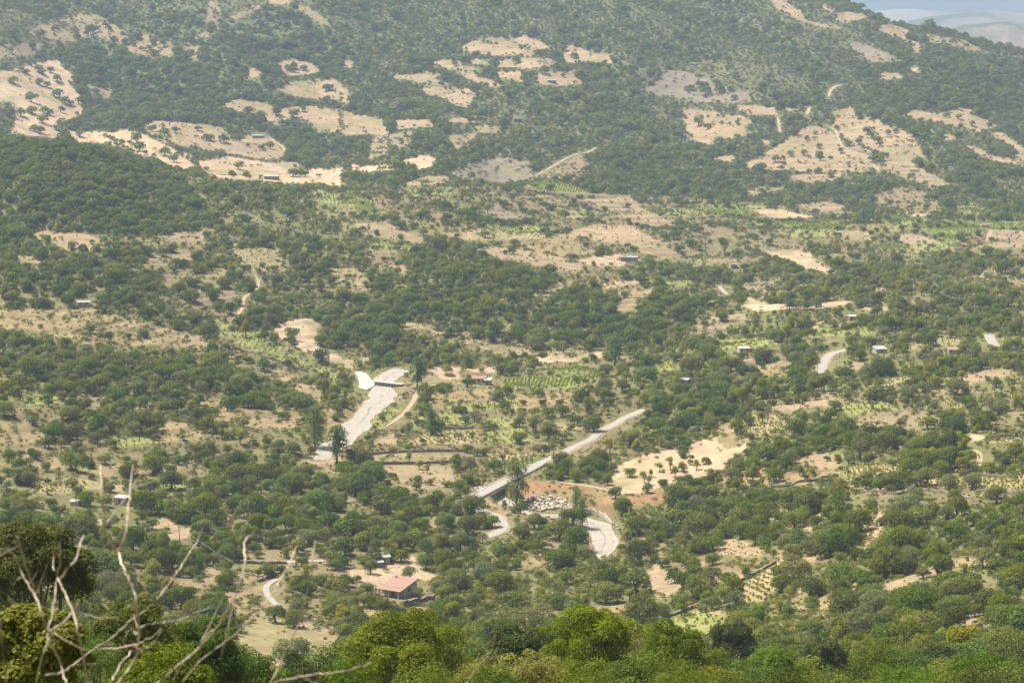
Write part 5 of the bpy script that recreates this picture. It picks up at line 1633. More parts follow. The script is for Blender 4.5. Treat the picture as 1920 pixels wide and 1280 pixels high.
def stone_wall(s, c, h, label, mat_='stone', th=0.6, cat="wall", name="dry_stone_wall"):
    P = [np.array(hit(*q)) for q in pts(c, s)]
    A = smooth(P, 1.1); A[:, 2] = hgt(A[:, 0], A[:, 1])
    jag = np.array([random.uniform(-0.28, 0.22) for _ in A])
    w = th / 2 * (1 + 0.2 * np.array([random.uniform(-1, 1) for _ in A]))
    V, q = sweep(A, -w, w, A[:, 2] + h + jag, A[:, 2] - 0.6)
    loc = A[len(A) // 2].copy()
    o = obj(name, (V - loc, q), M[mat_], label=label, category=cat, group="dry stone walls" if name == "dry_stone_wall" else "walls")
    o.location = loc
WALLS = [("I", "130,140 220,130", "short dry stone wall at the foot of the pale orchard clearing"),
    ("I", "330,205 500,190 660,160 870,130", "long stone wall along the lower edge of the orange orchard plot"),
    ("I", "960,210 1080,220 1200,230 1300,190", "curving stone wall below the path on the terraces"),
    ("I", "1220,165 1320,150", "short stone wall under the two big terrace oaks"),
    ("I", "1320,205 1480,230 1660,275", "terrace wall running down under the olive trees"),
    ("I", "1290,275 1480,310", "lowest short terrace wall below the olives"),
    ("I", "1520,110 1600,80", "stone wall beside the rising path end"),
    ("I", "1600,120 1830,130", "straight terrace wall above the vine rows"),
    ("I", "1640,210 1905,235", "terrace wall reaching the right edge of the picture"),
    ("I", "0,885 100,845", "stone wall above the yellow green meadow"),
    ("I", "200,780 330,710 430,660 520,610", "stone wall climbing along the upper edge of the sloping vineyard"),
    ("H", "1710,945 1905,885", "stone wall left of the meadow running up to the right"),
    ("P", "699,869 780,869 847,867", "dark stone wall below the tan plot beside the river"),
    ("P", "695,852 750,848 876,846", "dark hedge wall below the rows of vines"),
    ("P", "832,803 889,802", "low wall under the row of small orchard trees"),
    ("F", "570,545 740,542 900,540", "long dark wall under the lone round oak"),
    ("F", "1690,1255 1780,1245 1905,1235", "stone wall above the vine corner at the right edge"),
    ("P", "1667,836 1703,847 1740,851", "stone wall under the oak clump on the right terraces"),
    ("G", "1440,715 1560,670", "stone wall above the sharp asphalt curve"),
    ("G", "1660,910 1780,950 1905,1010", "stone wall running down behind the round oak at bottom left"),
    ("G", "1190,618 1290,610 1600,614", "wall along the lower side of the grey road at left"),
    ("D", "1280,740 1430,785 1580,840", "dark wall crossing the green slope left of the stubble field"),
    ("H", "345,855 440,838 520,820", "dark terrace wall in front of the red roofed farmhouse"),
    ("H", "575,735 655,745", "rubble wall right of the farmhouse yard"),
    ("E", "1100,742 1280,748 1460,768", "field wall above the vine strip under the wooded knoll"),
    ("E", "960,805 1060,800 1150,790", "low wall under the vineyard slope"),
    ("B", "1150,1160 1330,1150", "field wall between the two pale vine terraces"),
    ("B", "1040,1065 1240,1095 1420,1165", "long field wall below the green field on the hump")]
for c, s, lab in WALLS:
    stone_wall(s, c, 1.8 if "farmhouse" in lab else 0.95, lab)
stone_wall("1240,305 1300,320 1400,330 1460,352 1512,398", "H", 1.3, "curved pale concrete wall holding the bank above the gravel pool", 'boulder', 0.5, "wall", "river_wall")

def rock(seed, sx, sy, sz):
    r = np.random.default_rng(seed)
    d = r.normal(size=(26, 3)); d /= np.linalg.norm(d, axis=1)[:, None]
    pts_ = np.sign(d) * np.abs(d) ** 0.75 * (0.8 + 0.3 * r.random((26, 1))) * (sx, sy, sz)
    import bmesh
    bm = bmesh.new()
    for p in pts_: bm.verts.new(p)
    g = bmesh.ops.convex_hull(bm, input=bm.verts)
    bmesh.ops.delete(bm, geom=[v for v in bm.verts if not v.link_faces], context='VERTS')
    me = bpy.data.meshes.new("boulder"); bm.to_mesh(me); bm.free()
    me.materials.append(M['boulder'])
    return me
def boulders():
    shapes = [rock(40 + k, 0.55, 0.42, 0.36) for k in range(8)]
    r = np.random.default_rng(8)
    poly = np.array(pts("H", "1025,250 1090,238 1160,240 1230,262 1275,285 1250,305 1160,318 1100,322 1020,315"))
    P = []
    while len(P) < 75:
        u = r.uniform(poly[:, 0].min(), poly[:, 0].max()); v = r.uniform(poly[:, 1].min(), poly[:, 1].max())
        if in_poly(poly, np.array([u]), np.array([v]))[0] and all(math.hypot(u - a, (v - b) * 2.0) > 5.2 for a, b, _ in P):
            P.append((u, v, r.uniform(0.9, 2.2)))
        elif r.random() < 0.002:
            break
    for u, v in ((1150, 983), (1156, 988), (1146, 978), (1160, 992)):
        P.append((u, v, 1.4))
    P.sort()
    names = ["first", "second", "third"] + ["%dth" % k if k % 10 not in (1, 2, 3) or k in (11, 12, 13) else "%d%s" % (k, {1: 'st', 2: 'nd', 3: 'rd'}[k % 10]) for k in range(4, 90)]
    for k, (u, v, s) in enumerate(P):
        p = hit(u, v)
        o = link("boulder", shapes[k % 8], None, label="pale angular boulder beside the dry river, %s counted from the left" % names[k], category="boulder", group="boulders below the bridge")
        o.location = (p.x, p.y, p.z + 0.22 * s); o.scale = (s, s * r.uniform(0.8, 1.2), s * r.uniform(0.8, 1.3))
        o.rotation_euler = (r.normal() * 0.3, r.normal() * 0.3, r.random() * 6.28)
boulders()
def river_stones():
    """small stones of the bed, too many to count"""
    r = np.random.default_rng(31)
    k = r.integers(0, len(river), 4200)
    ok = rw[k] > 4; k = k[ok]
    off = (r.random((len(k), 2)) - 0.5) * (rw[k] * 0.9 + 1)[:, None]
    x, y = river[k, 0] + off[:, 0], river[k, 1] + off[:, 1]
    P = np.column_stack([x, y, hgt(x, y) + 0.10, 0.12 + 0.6 * r.random(len(k)) ** 4])
    sh = [rock(140 + q, 0.55, 0.45, 0.32) for q in range(6)]
    instancer("river_stones", sh, P, "small bleached stones scattered over the river bed", 0.3, 44)
river_stones()

def ford():
    c = hit(*px('E', 190, 957))
    root = empty("river_ford", tuple(c), label="white concrete ford with a low culvert deck across the river", category="ford")
    def drape(poly, lift, th):
        p = [hit(*q) for q in poly]
        z = max(q.z for q in p) * 0.5 + sum(q.z for q in p) / len(p) * 0.5
        top = [(q.x - c.x, q.y - c.y, max(q.z + 0.25, 0.6 * z + 0.4 * q.z + lift) - c.z) for q in p]
        bot = [(a, b, d - th) for a, b, d in top]
        n = len(p); me = bpy.data.meshes.new("apron")
        me.from_pydata(top + bot, [], [tuple(range(n))[::-1], tuple(range(n, 2 * n))] + [(k, (k + 1) % n, n + (k + 1) % n, n + k) for k in range(n)])
        import bmesh
        bm = bmesh.new(); bm.from_mesh(me); bmesh.ops.recalc_face_normals(bm, faces=bm.faces); bm.to_mesh(me); bm.free()
        return me
    link("apron", drape(pts('E', "75,893 110,893 140,900 165,930 195,955 175,972 140,988 95,975 100,950 90,920"), 0.3, 1.0), M['white_concrete'], root)
    a, b = hit(*px('E', 188, 958)), hit(*px('E', 345, 962))
    a.z = b.z = max(a.z, b.z, c.z) + 0.95
    L = np.array([np.array(a) * (1 - t) + np.array(b) * t for t in np.linspace(0, 1, 12)])
    zt = L[:, 2]
    V, q = sweep(L, -1.6, 1.6, zt, zt - 0.35); obj("deck", (V - np.array(c), q), M['white_concrete'], root)
    for k in range(9):
        p = np.array(a) * (1 - (k + 0.5) / 9) + np.array(b) * (k + 0.5) / 9
        d = (b - a).normalized(); ang = math.atan2(d.y, d.x)
        v, f = box_bm(0, 0, 0, 0.35, 3.0, 1.5)
        v = v @ np.array([[math.cos(ang), math.sin(ang), 0], [-math.sin(ang), math.cos(ang), 0], [0, 0, 1]]) + (p - np.array([0, 0, 1.09]))
        obj("pier", (v - np.array(c), f), M['concrete'], root)
ford()

# ------------------------------------------------------------------ buildings
def build_house(name, label, u, v, w, d, h, rot, roof='gable', wallm='plaster', roofm='tile', pitch=0.35, over=0.3, doors=1, wins=2, cat="house", lift=0.0, chim=False):
    p = hit(u, v)
    zs = [hgt(p.x + dx, p.y + dy) for dx in (-w / 2, 0, w / 2) for dy in (-d / 2, 0, d / 2)]
    root = empty(name, (p.x, p.y + d * 0.4, float(np.mean(zs)) + lift), label=label, category=cat)
    root.rotation_euler = (0, 0, rot)
    hb = 2.0                                      # foundations below the lowest corner
    rise = pitch * (d / 2 if roof == 'gable' else d)
    v_ = [(-w/2, -d/2, -hb), (w/2, -d/2, -hb), (w/2, d/2, -hb), (-w/2, d/2, -hb)]
    if roof == 'gable':
        v_ += [(-w/2, -d/2, h), (w/2, -d/2, h), (w/2, d/2, h), (-w/2, d/2, h), (-w/2, 0, h + rise), (w/2, 0, h + rise)]
        f_ = [(0, 1, 5, 4), (1, 2, 6, 9, 5), (2, 3, 7, 6), (3, 0, 4, 8, 7), (4, 5, 9, 8), (6, 7, 8, 9)]
    else:
        v_ += [(-w/2, -d/2, h), (w/2, -d/2, h), (w/2, d/2, h + rise), (-w/2, d/2, h + rise)]
        f_ = [(0, 1, 5, 4), (1, 2, 6, 5), (2, 3, 7, 6), (3, 0, 4, 7), (4, 5, 6, 7)]
    me = bpy.data.meshes.new("wall"); me.from_pydata(v_, [], f_)
    link("wall", me, M[wallm], root)
    def slab(y0, z0, y1, z1, t=0.14):
        return [(-w/2 - over, y0, z0 + 0.02), (w/2 + over, y0, z0 + 0.02), (w/2 + over, y1, z1 + 0.02), (-w/2 - over, y1, z1 + 0.02),
                (-w/2 - over, y0, z0 + t), (w/2 + over, y0, z0 + t), (w/2 + over, y1, z1 + t), (-w/2 - over, y1, z1 + t)]
    F8 = [(0, 3, 2, 1), (4, 5, 6, 7), (0, 1, 5, 4), (1, 2, 6, 5), (2, 3, 7, 6), (3, 0, 4, 7)]
    if roof == 'gable':
        a = slab(-d/2 - over, h - over * pitch, 0, h + rise); b = slab(d/2 + over, h - over * pitch, 0, h + rise)
        me = bpy.data.meshes.new("roof"); me.from_pydata(a + b, [], F8 + [tuple(8 + i for i in q)[::-1] for q in F8])
    else:
        me = bpy.data.meshes.new("roof"); me.from_pydata(slab(-d/2 - over, h - over * pitch, d/2 + over, h + rise + over * pitch), [], F8)
    rf = link("roof", me, M[roofm], root)
    if chim:
        obj("chimney", box_bm(-w * 0.3, d * 0.2, h + rise + 0.3, 0.5, 0.5, 1.4), M[wallm], rf)
    n = doors + wins
    for k in range(n):
        x = -w / 2 + w * (k + 0.5) / n
        if k < doors:
            dr = obj("door", box_bm(x, -d/2 - 0.01, 0.95, 0.95, 0.06, 2.0), M['wood'], root)
        else:
            wd = obj("window", box_bm(x, -d/2 - 0.01, 1.45, 0.9, 0.05, 0.95), M['dark'], root)
            obj("sill", box_bm(x, -d/2 - 0.06, 0.93, 1.1, 0.16, 0.07), M['concrete'], wd)
    return root
# main farmhouse: one pitched roof over house and open porch
fh = build_house("farmhouse", "red roofed farmhouse with an open pillared porch in the sandy yard", 748, 1117, 7.6, 7.4, 2.4, R(-28), 'mono', 'plaster', 'tile', 0.13, 0.35, 1, 0, "house", 0.5)
for x in (-3.2, 0.0, 3.2):
    obj("porch_column", box_bm(x, -6.0, 0.10, 0.38, 0.38, 3.95), M['plaster'], fh)
obj("porch_floor", box_bm(0, -5.0, -1.05, 7.4, 2.5, 1.3), M['concrete'], fh)
v8 = [(-4.15, -6.5, 2.05), (4.15, -6.5, 2.05), (4.15, -4.08, 2.33), (-4.15, -4.08, 2.33), (-4.15, -6.5, 2.18), (4.15, -6.5, 2.18), (4.15, -4.08, 2.46), (-4.15, -4.08, 2.46)]
me = bpy.data.meshes.new("porch_roof"); me.from_pydata(v8, [], [(0, 3, 2, 1), (4, 5, 6, 7), (0, 1, 5, 4), (1, 2, 6, 5), (2, 3, 7, 6), (3, 0, 4, 7)])
link("porch_roof", me, M['tile'], fh)
obj("chimney", box_bm(-2.6, 2.4, 3.5, 0.45, 0.45, 1.2), M['plaster'], fh)
obj("side_room", box_bm(-4.91, 1.6, 0.0, 2.2, 4.0, 3.6), M['plaster'], fh)
obj("side_room_roof", box_bm(-4.95, 1.6, 1.88, 2.45, 4.3, 0.16), M['white_sheet'], fh)
wd = obj("window", box_bm(3.82, -1.0, 1.4, 0.06, 0.9, 1.0), M['dark'], fh)
obj("sill", box_bm(3.86, -1.0, 0.87, 0.14, 1.1, 0.07), M['concrete'], wd)
build_house("outbuilding", "low shed with pale sheet roof behind the farmhouse yard", 716, 1056, 4.2, 3.2, 2.1, R(18), 'mono', 'greyplaster', 'white_sheet', 0.18, 0.4, 1, 0, "shed")
build_house("outbuilding", "long low grey shed left of the pale roofed shed", 703, 1063, 4.6, 2.6, 1.5, R(18), 'mono', 'stone', 'sheet', 0.1, 0.3, 1, 0, "shed")
build_house("cottage", "small cottage with pinkish red roof beside the bright green vineyard", 899, 720, 6.4, 4.6, 2.5, R(-8), 'gable', 'plaster', 'tile', 0.38, 0.3, 1, 2, "house", 0.3)
build_house("lean_to", "white lean-to at the right end of the small cottage", 915, 722, 3.0, 4.0, 2.2, R(-8), 'mono', 'white_sheet', 'sheet', 0.15, 0.3, 1, 0, "shed", 0.2)
build_house("field_shed", "long low shed with white flat roof on the left hillside", 156, 573, 6.6, 3.6, 2.0, R(10), 'mono', 'greyplaster', 'white_sheet', 0.06, 0.3, 1, 1, "shed")
build_house("field_shed", "grey flat roofed shed among oaks behind the bare branches", 228, 946, 4.6, 3.6, 2.4, R(-18), 'mono', 'greyplaster', 'sheet', 0.05, 0.2, 1, 0, "shed")
build_house("field_shed", "low pale wall and sheet roof under the spreading oak at left", 150, 948, 6.5, 2.6, 1.5, R(4), 'mono', 'plaster', 'white_sheet', 0.05, 0.2, 1, 0, "shed")
build_house("barn", "long grey barn on the far stubble fields", 509, 337, 13.0, 5.5, 3.0, R(-3), 'gable', 'stone', 'sheet', 0.3, 0.3, 1, 3, "barn")
build_house("barn", "small pale roofed barn among the far round oaks", 483, 259, 11.0, 5.0, 2.4, R(3), 'mono', 'stone', 'white_sheet', 0.1, 0.3, 1, 1, "barn")
build_house("cottage", "small flat roofed hut left of the bright road bend", 1395, 661, 5.4, 4.0, 2.3, R(8), 'mono', 'plaster', 'concrete', 0.04, 0.2, 1, 1, "hut")
build_house("field_shed", "grey sheet roofed hut right of the bright road bend", 1651, 662, 5.4, 5.0, 2.0, R(12), 'mono', 'greyplaster', 'sheet', 0.12, 0.3, 1, 0, "shed")
build_house("field_shed", "low teal covered shelter below the grey sheet roofed hut", 1656, 678, 4.2, 2.4, 1.2, R(5), 'mono', 'greyplaster', 'teal', 0.08, 0.2, 0, 0, "shelter")
build_house("cottage", "orange roofed hut half hidden in the olives at right", 1790, 663, 5.4, 4.0, 1.9, R(-6), 'mono', 'plaster', 'tile', 0.12, 0.3, 1, 1, "hut")
build_house("field_shed", "grey shed with white panel at the foot of the wooded knoll", 1282, 721, 4.6, 3.6, 2.4, R(-12), 'mono', 'white_sheet', 'sheet', 0.06, 0.3, 1, 0, "shed")
build_house("stone_hut", "left of two grey stone huts below the tan slope", 1169, 490, 4.6, 4.0, 2.6, R(10), 'gable', 'stone', 'stone', 0.3, 0.2, 1, 0, "hut")
build_house("stone_hut", "larger right one of two stone huts below the tan slope", 1186, 490, 7.0, 4.4, 3.0, R(-6), 'gable', 'greyplaster', 'sheet', 0.25, 0.2, 1, 1, "hut")
build_house("stone_hut", "dark square stone hut under the striped vine plot", 1377, 504, 3.8, 3.6, 2.8, R(-10), 'mono', 'stone', 'stone', 0.08, 0.15, 1, 0, "hut")
build_house("stone_hut", "grey stone ruin below the long dark wall", 1600, 600, 5.0, 3.6, 2.0, R(12), 'mono', 'stone', 'greyplaster', 0.05, 0.1, 1, 0, "ruin")
build_house("cottage", "pink roofed hut among the green valley fields far right", 1847, 427, 6.0, 4.0, 2.4, R(6), 'gable', 'plaster', 'tile', 0.3, 0.3, 1, 1, "hut")
build_house("stone_hut", "small grey farm hut in the sandy yard under the mountain field", 1035, 156, 9.0, 5.0, 3.0, R(-4), 'gable', 'stone', 'sheet', 0.3, 0.3, 1, 1, "hut")
build_house("stone_hut", "ruined stone hut in the mountain scrub", 971, 229, 8.5, 5.0, 3.4, R(8), 'mono', 'stone', 'stone', 0.05, 0.1, 1, 0, "ruin")

# ------------------------------------------------------------------ poles and wire
def pole(u, v, h, label):
    p = hit(u, v)
    root = empty("power_pole", tuple(p), label=label, category="pole", group="power poles")
    obj("shaft", tube_np([(0, 0, -0.8), (0, 0, h * 0.5), (0, 0, h)], [0.14, 0.12, 0.09], 8), M['wood'], root)
    obj("crossarm", box_bm(0, 0, h - 0.4, 1.4, 0.10, 0.12), M['wood'], root)
    for x in (-0.6, 0.0, 0.6):
        obj("insulator", tube_np([(x, 0, h - 0.33 + (0.35 if x == 0 else 0)), (x, 0, h - 0.1 + (0.35 if x == 0 else 0))], [0.06, 0.04], 6), M['concrete'], root)
    return p + Vector((0, 0, h - 0.2))
t1 = pole(1533, 700, 9.5, "wooden power pole left of the bright road bend")
t2 = pole(1884, 1012, 8.0, "wooden power pole among shrubs at the right edge")
t3 = pole(1500, 1262, 8.5, "wooden power pole at the bottom right behind the near oaks")
t4 = pole(337, 1028, 7.5, "thin wooden pole beside the sandy clearing at left")
t5 = pole(566, 1160, 7.5, "thin wooden pole beside the round oak at bottom left")
def wire(a, b, sag, label):
    P = [np.array(a) * (1 - t) + np.array(b) * t - np.array((0, 0, sag * 4 * t * (1 - t))) for t in np.linspace(0, 1, 25)]
    c = P[12].copy()
    v, q = tube_np(P, [0.035] * 25, 5)
    o = obj("power_wire", (v - c, q), M['metal'], label=label, category="wire", group="power wires"); o.location = c
wire(t3, t2, 2.5, "thin power wire climbing across the shrubs at bottom right")
wire(t4, t5, 2.0, "thin power wire sloping down past the round oak at bottom left")
# ------------------------------------------------------------------ near trees on the camera's own slope
M['near_oak'] = leaf_material("near_oak_leaves", (0.056, 0.092, 0.018), (0.175, 0.240, 0.048), 0.44)
M['near_dark'] = leaf_material("near_dark_leaves", (0.032, 0.046, 0.012), (0.100, 0.125, 0.034), 0.3)
M['near_bush'] = leaf_material("near_bush_leaves", (0.095, 0.125, 0.026), (0.240, 0.270, 0.064), 0.45)
def near_tree(name, label, u, vtop, wpx, y, n, leaf, material, cat="tree", low=0.25, seed=0, lobes=46):
    r = np.random.default_rng(5000 + seed)
    top = at(u, vtop, y); w = wpx * y / F0
    zg = float(hgt(top.x, top.y)); h = top.z - zg
    B = []
    ch = min(h * (1 - low), w * 0.95) / 2          # half height of the crown
    cz = h - ch
    for k in range(lobes):
        d = r.normal(size=3); d /= np.linalg.norm(d)
        if d[2] < -0.5: d[2] = -d[2]
        q = r.uniform(0.5, 1.12) ** 0.8
        s = w * r.uniform(0.05, 0.15)
        B.append((d[0] * q * (w / 2 - s * 0.8), d[1] * q * (w / 2 - s * 0.8), cz + d[2] * q * (ch - s * 0.7), s, s * 0.9))
    B.append((0, 0, cz, w * 0.34, ch * 0.7))
    V, Q, tone = leaf_cloud(r, B, n, leaf, 0.25, 0.7)
    root = empty(name, (top.x, top.y, zg), label=label, category=cat)
    me = mesh_np("crown", V, Q)
    me.attributes.new("tone", 'FLOAT', 'FACE').data.foreach_set("value", tone.astype(np.float32))
    link("crown", me, material, root)
    parts = []
    for k in range(3 if cat == "tree" else 6):
        a = r.random() * 6.28; sp = w * 0.05
        p0 = np.array((sp * math.cos(a), sp * math.sin(a), -0.4)); p3 = np.array((w * 0.2 * math.cos(a), w * 0.2 * math.sin(a), cz))
        parts.append(tube_np([p0, p0 * 0.7 + p3 * 0.3 + r.normal(scale=0.1, size=3), p0 * 0.3 + p3 * 0.7, p3], np.array([0.03, 0.026, 0.02, 0.01]) * min(w, 7), 7))
    for k in range(7):
        d = r.normal(size=3); d[2] = abs(d[2]); d /= np.linalg.norm(d)
        c0 = np.array((0, 0, cz * 0.8)); c1 = np.array((0, 0, cz)) + d * (w * 0.36, w * 0.36, ch * 0.7)
        parts.append(tube_np([c0, (c0 + c1) / 2 + r.normal(scale=0.1, size=3), c1], np.array([0.014, 0.009, 0.004]) * min(w, 7), 5))
    obj("trunk", join(parts), M['bark'], root, True)
NEAR = [
 ("near_oak_tree", "big bright green oak at the bottom below the farmhouse", 760, 1148, 262, 135, 26000, 0.20, 'near_oak', "tree", 0.25),
 ("near_oak_tree", "bright green lobed oak at the bottom right of centre", 1108, 1138, 190, 142, 20000, 0.18, 'near_oak', "tree", 0.25),
 ("near_oak_tree", "darker oak between the two bright oaks at the bottom", 965, 1166, 150, 158, 15000, 0.20, 'near_dark', "tree", 0.25),
 ("near_oak_tree", "soft green round tree right of the lobed oak at the bottom", 1262, 1168, 130, 180, 10000, 0.22, 'near_oak', "tree", 0.2),
 ("near_oak_tree", "dark dense oak below the yellow green meadow", 1372, 1165, 98, 262, 9000, 0.28, 'near_dark', "tree", 0.2),
 ("near_oak_tree", "dark oak at the bottom edge left of the power pole", 1545, 1196, 96, 232, 8000, 0.27, 'near_dark', "tree", 0.2),
 ("near_oak_tree", "tall dark shaded oak filling the left edge behind bare branches", 66, 985, 205, 88, 26000, 0.13, 'near_dark', "tree", 0.15),  # the shade on this oak is put into its darker leaf colour
 ("near_bush", "dense green bush behind the thick bare stem", 235, 1122, 190, 70, 16000, 0.11, 'near_oak', "bush", 0.05),
 ("near_bush", "bright green bush right of the thick bare stem at the bottom", 375, 1160, 190, 76, 16000, 0.12, 'near_oak', "bush", 0.05),
 ("near_bush", "low green bush at the bottom edge under the slanting bare branches", 300, 1215, 250, 58, 15000, 0.10, 'near_oak', "bush", 0.0),
 ("near_bush", "sunny yellow green leafy bush in the bottom left corner", 40, 1135, 230, 24, 13000, 0.080, 'near_bush', "bush", 0.0),
 ("near_bush", "yellow green bush at the bottom between the two bright oaks", 1000, 1222, 170, 112, 9000, 0.16, 'near_bush', "bush", 0.1),
 ("near_bush", "rounded green bush at the bottom under the lobed oak", 1185, 1236, 170, 118, 9000, 0.16, 'near_oak', "bush", 0.1),
 ("near_oak_tree", "green oak at the bottom edge right of the dark dense oak", 1452, 1215, 130, 190, 8000, 0.23, 'near_oak', "tree", 0.2),
 ("near_oak_tree", "green oak at the bottom edge right of the power pole", 1640, 1222, 130, 205, 8000, 0.24, 'near_oak', "tree", 0.2),
 ("near_bush", "low dark bush at the bottom edge below the sandy plot", 590, 1240, 120, 120, 7000, 0.16, 'near_dark', "bush", 0.1),
 ("near_oak_tree", "leafy oak in the bottom right corner", 1860, 1226, 160, 215, 9000, 0.24, 'near_oak', "tree", 0.2),
]
FILL = [("yellow green", 'near_bush'), ("bright green", 'near_oak'), ("dark green", 'near_dark')]
def fill_band():
    """the rest of the leafy belt on the slope under the camera"""
    r = np.random.default_rng(21)
    spots = [(450, 1238, 90, 150, 1), (520, 1252, 90, 130, 0), (655, 1236, 120, 110, 1), (700, 1205, 150, 165, 1), (860, 1195, 150, 170, 1), (905, 1225, 130, 130, 0), (1040, 1185, 130, 190, 2), (1085, 1235, 150, 105, 1),
             (1190, 1178, 130, 200, 0), (1245, 1225, 150, 140, 1), (1320, 1205, 120, 220, 1), (1335, 1245, 130, 150, 0), (1410, 1240, 130, 165, 1), (1500, 1225, 110, 215, 0), (1580, 1222, 120, 240, 1),
             (1600, 1250, 140, 180, 2), (1700, 1215, 120, 265, 1), (1705, 1245, 140, 200, 1), (1770, 1210, 110, 285, 2), (1790, 1240, 130, 225, 0), (1830, 1200, 110, 300, 1), (1905, 1205, 120, 290, 2), (1910, 1250, 140, 200, 1), (150, 1185, 150, 48, 1), (460, 1215, 100, 95, 1), (1150, 1215, 150, 150, 1), (1290, 1250, 150, 110, 0), (1380, 1262, 150, 115, 1), (1470, 1255, 150, 125, 2), (1540, 1258, 150, 130, 1), (1660, 1262, 160, 140, 0), (1750, 1262, 160, 150, 1), (1840, 1258, 160, 150, 2), (1650, 1200, 100, 300, 1), (1730, 1190, 110, 320, 0), (1885, 1180, 110, 330, 1), (560, 1222, 90, 210, 2), (620, 1215, 100, 200, 1), (800, 1240, 160, 95, 1), (920, 1250, 150, 95, 1)]
    spots.sort()
    out = []
    for k, (u, vt, w, y, c) in enumerate(spots):
        col_, m_ = FILL[c]
        lab = "%s bush in the bottom leafy belt, %s from the left" % (col_, ["first", "second", "third"][k] if k < 3 else "%dth" % (k + 1) if (k + 1) % 10 not in (1, 2, 3) or k + 1 in (11, 12, 13) else "%d%s" % (k + 1, {1: "st", 2: "nd", 3: "rd"}[(k + 1) % 10]))
        out.append(("belt_bush", lab, u, vt, w * 1.15, y, 3700, 0.0013 * y, m_, "bush", 0.08))
    return out
NEAR += fill_band()
for k, (nm, lab, u, vt, wp, y, n, lf, m_, cat, low) in enumerate(NEAR):
    near_tree(nm, lab, u, vt, wp * 1.1, y, int(n * 1.4), lf * 0.76, M[m_], cat, low, k, 64)

# ------------------------------------------------------------------ bare branches just in front of the camera
mb, nt, b = mat("bare_bark")
N, L = nt.nodes, nt.links
tc = N.new("ShaderNodeTexCoord"); nz = N.new("ShaderNodeTexNoise"); nz.inputs["Scale"].default_value = 14; nz.inputs["Detail"].default_value = 5
L.new(tc.outputs["Object"], nz.inputs["Vector"])
rp = N.new("ShaderNodeValToRGB"); rp.color_ramp.elements[0].position = 0.35; rp.color_ramp.elements[1].position = 0.68
rp.color_ramp.elements[0].color = (0.26, 0.195, 0.13, 1); rp.color_ramp.elements[1].color = (0.52, 0.46, 0.38, 1)
L.new(nz.outputs["Fac"], rp.inputs[0]); L.new(rp.outputs[0], b.inputs["Base Color"]); b.inputs["Roughness"].default_value = 0.8
M['bare'] = mb
def zz(s):
    n = [float(q) for q in s.replace(',', ' ').split()]
    return [(n[k] * 0.211, 1000 + n[k + 1] * 0.211) for k in range(0, len(n), 2)]
BARE = [
 ("pale bare shrub at the left edge with a forked silvery branch", 4.4, (70, 0), [
  (zz("600,1420 560,1250 520,1100 455,1000 430,870 395,780 330,600 280,500 200,380 150,240 70,140"), 11, 5, 0.0),
  (zz("300,480 250,340 185,140 150,20"), 7, 4, -0.5), (zz("200,380 150,410 115,455"), 4, 3, -0.1),
  (zz("430,840 470,680 500,480 510,380 530,280 530,60"), 6, 4, 0.2), (zz("475,340 480,200 490,0 500,-130"), 5, 3, 0.4),
  (zz("800,1400 770,1280 735,1060 690,850 640,660 560,500 520,400"), 9, 6, 0.1), (zz("530,400 600,310 680,210 740,20"), 8, 5, 0.1),
  (zz("430,870 560,790 660,680 715,570"), 8, 4, 0.05), (zz("670,685 760,715 860,740 1040,750"), 4, 2, 0.3),
  (zz("320,1420 330,1280 370,1100 420,950 430,870"), 7, 5, 0.05), (zz("735,1150 780,1160 850,1160"), 4, 3, 0.1)]),
 ("thick brown bare shrub with a tall forked stem left of the farmhouse", 5.0, (235, 0), [
  (zz("950,1440 1080,1280 1180,1150 1230,1000 1235,850 1220,650 1170,460 1100,290 1040,160"), 14, 9, 0.0),
  (zz("1040,160 960,60 930,-50 915,-250 900,-420 890,-620"), 9, 6, -0.3), (zz("1040,160 1100,70 1125,-60 1140,-230 1160,-400 1180,-620"), 8, 5, -0.5),
  (zz("400,1260 540,1240 640,1170 820,1040 1000,920 1200,740 1330,650 1400,580 1540,390 1640,240 1790,0 1815,-90"), 8, 5, 0.3),
  (zz("820,1000 900,1025 1050,1020 1200,985 1330,930 1440,840"), 7, 4, -0.1), (zz("1230,1060 1300,1020 1390,930 1440,860"), 5, 4, 0.0),
  (zz("1240,840 1310,805 1430,795 1560,770 1700,720 1890,650"), 7, 4, 0.1), (zz("1000,1300 1090,1130 1180,1030"), 8, 6, 0.1)]),
 ("slender bare shrub slanting up to the right in front of the sharp road curve", 4.7, (330, 0), [
  (pts('G', "800,1360 880,1280 1060,1130 1160,1010 1220,950 1310,800 1360,640 1365,500 1405,455"), 10, 6, 0.0),
  (pts('G', "930,1370 1010,1280 1150,1130 1320,1000 1460,860 1580,690 1650,530 1690,510"), 9, 5, 0.25),
  (pts('G', "960,1280 1000,1200 1050,1110"), 4, 3, 0.2)]),
 ("bare twigs at the bottom left of the big bright oak", 4.9, (505, 0), [
  (pts('G', "1480,1380 1510,1280 1570,1150 1650,980 1700,830 1740,640 1757,490"), 7, 4, 0.0),
  (pts('G', "1505,1290 1650,1250 1800,1225 1905,1215 1965,1200 2080,1165"), 6, 4, -0.2)]),
 ("single bare twig rising at the bottom beside the big bright oak", 4.6, (870, 0), [
  (pts('H', "640,1360 700,1280 770,1180 830,1100 860,1010"), 7, 4, 0.0)]),
 ("thin bare twig tips poking in at the far left edge", 3.8, (-40, 0), [
  (pts('G', "-260,420 -120,300 0,190 90,110 190,30"), 6, 3, 0.0), (pts('D', "-160,820 0,660 100,550 180,440"), 3, 1.6, -0.3), (pts('D', "-140,440 0,270 75,165"), 3, 1.6, -0.1)]),
]
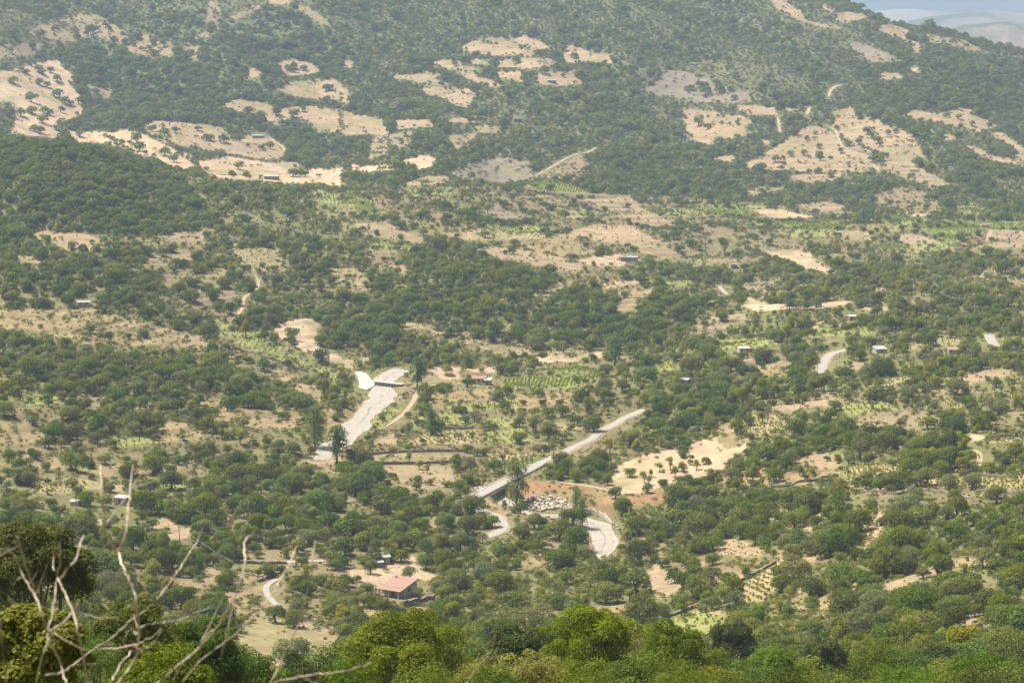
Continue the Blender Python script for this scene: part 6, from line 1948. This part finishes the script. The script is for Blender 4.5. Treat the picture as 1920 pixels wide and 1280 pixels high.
def bare():
    r = np.random.default_rng(3)
    for lab, dist, (u0, _), branches in BARE:
        g = at(u0, 1280, dist); gz = float(hgt(g.x, g.y))
        root = empty("bare_shrub", (g.x, g.y, gz), label=lab, category="shrub", group="bare shrubs in front of the camera")
        for n_, (P, w0, w1, dy) in enumerate(branches):
            pl = []
            for k, (u, v) in enumerate(P):
                d = dist + dy + 0.25 * math.sin(k * 0.9 + n_ * 1.7)
                pl.append(np.array(at(u, v, d)))
            if P[0][1] > 1275 or P[0][0] < -10:    # stem: carry on down to the ground
                g0 = np.array((g.x + r.normal() * 0.08, g.y + r.normal() * 0.08, gz - 0.1)); p0 = np.array(pl[0])
                pl = [g0] + [p0 + (g0 - p0) * q for q in (0.6, 0.35, 0.2, 0.1, 0.05, 0.02)] + pl
            A = smooth(pl, 0.035)
            A = A + r.normal(scale=0.0016, size=A.shape)
            t = np.linspace(0, 1, len(A))
            rad = (w0 + (w1 - w0) * t) * 0.24 * dist / F0
            rad = rad * (1 + 0.10 * np.sin(t * 40 + n_) * (r.random(len(A)) > 0.4) + 0.45 * np.exp(-((t * 6 % 1 - 0.5) / 0.05) ** 2))
            V, q = tube_np(A, rad, 7)
            obj("branch", (V - np.array(root.location), q), M['bare'], root, True)
            # short side spurs
            for k in range(int(len(A) / 13)):
                i = r.integers(len(A) // 4, len(A) - 2)
                d = r.normal(size=3); d /= np.linalg.norm(d); ln = r.uniform(0.01, 0.05) if r.random() < 0.7 else r.uniform(0.06, 0.18)
                sv, sq = tube_np([A[i], A[i] + d * ln * 0.5, A[i] + d * ln + np.array((0, 0, 0.006))], [rad[i] * 0.7, rad[i] * 0.5, rad[i] * 0.25], 5)
                obj("spur", (sv - np.array(root.location), sq), M['bare'], root, True)
bare()
HAZE = 0.000108
# ------------------------------------------------------------------ haze
def haze():
    me = bpy.data.meshes.new("haze")
    x, y0, y1, z0, z1 = 15000, -3600, 12200, -330, 215
    v = [(-x, y0, z0), (x, y0, z0), (x, y1, z0), (-x, y1, z0), (-x, y0, z1), (x, y0, z1), (x, y1, z1), (-x, y1, z1)]
    f = [(0, 3, 2, 1), (4, 5, 6, 7), (0, 1, 5, 4), (1, 2, 6, 5), (2, 3, 7, 6), (3, 0, 4, 7)]
    me.from_pydata(v, [], f)
    m = bpy.data.materials.new("haze"); m.use_nodes = True
    nt = m.node_tree; nt.nodes.clear()
    out = nt.nodes.new("ShaderNodeOutputMaterial"); pv = nt.nodes.new("ShaderNodeVolumePrincipled")
    pv.inputs["Color"].default_value = (0.58, 0.77, 1.0, 1)
    pv.inputs["Density"].default_value = HAZE
    pv.inputs["Anisotropy"].default_value = 0.0
    nt.links.new(pv.outputs[0], out.inputs["Volume"])
    link("haze", me, m, kind="stuff", label="summer haze filling the valley")
haze()
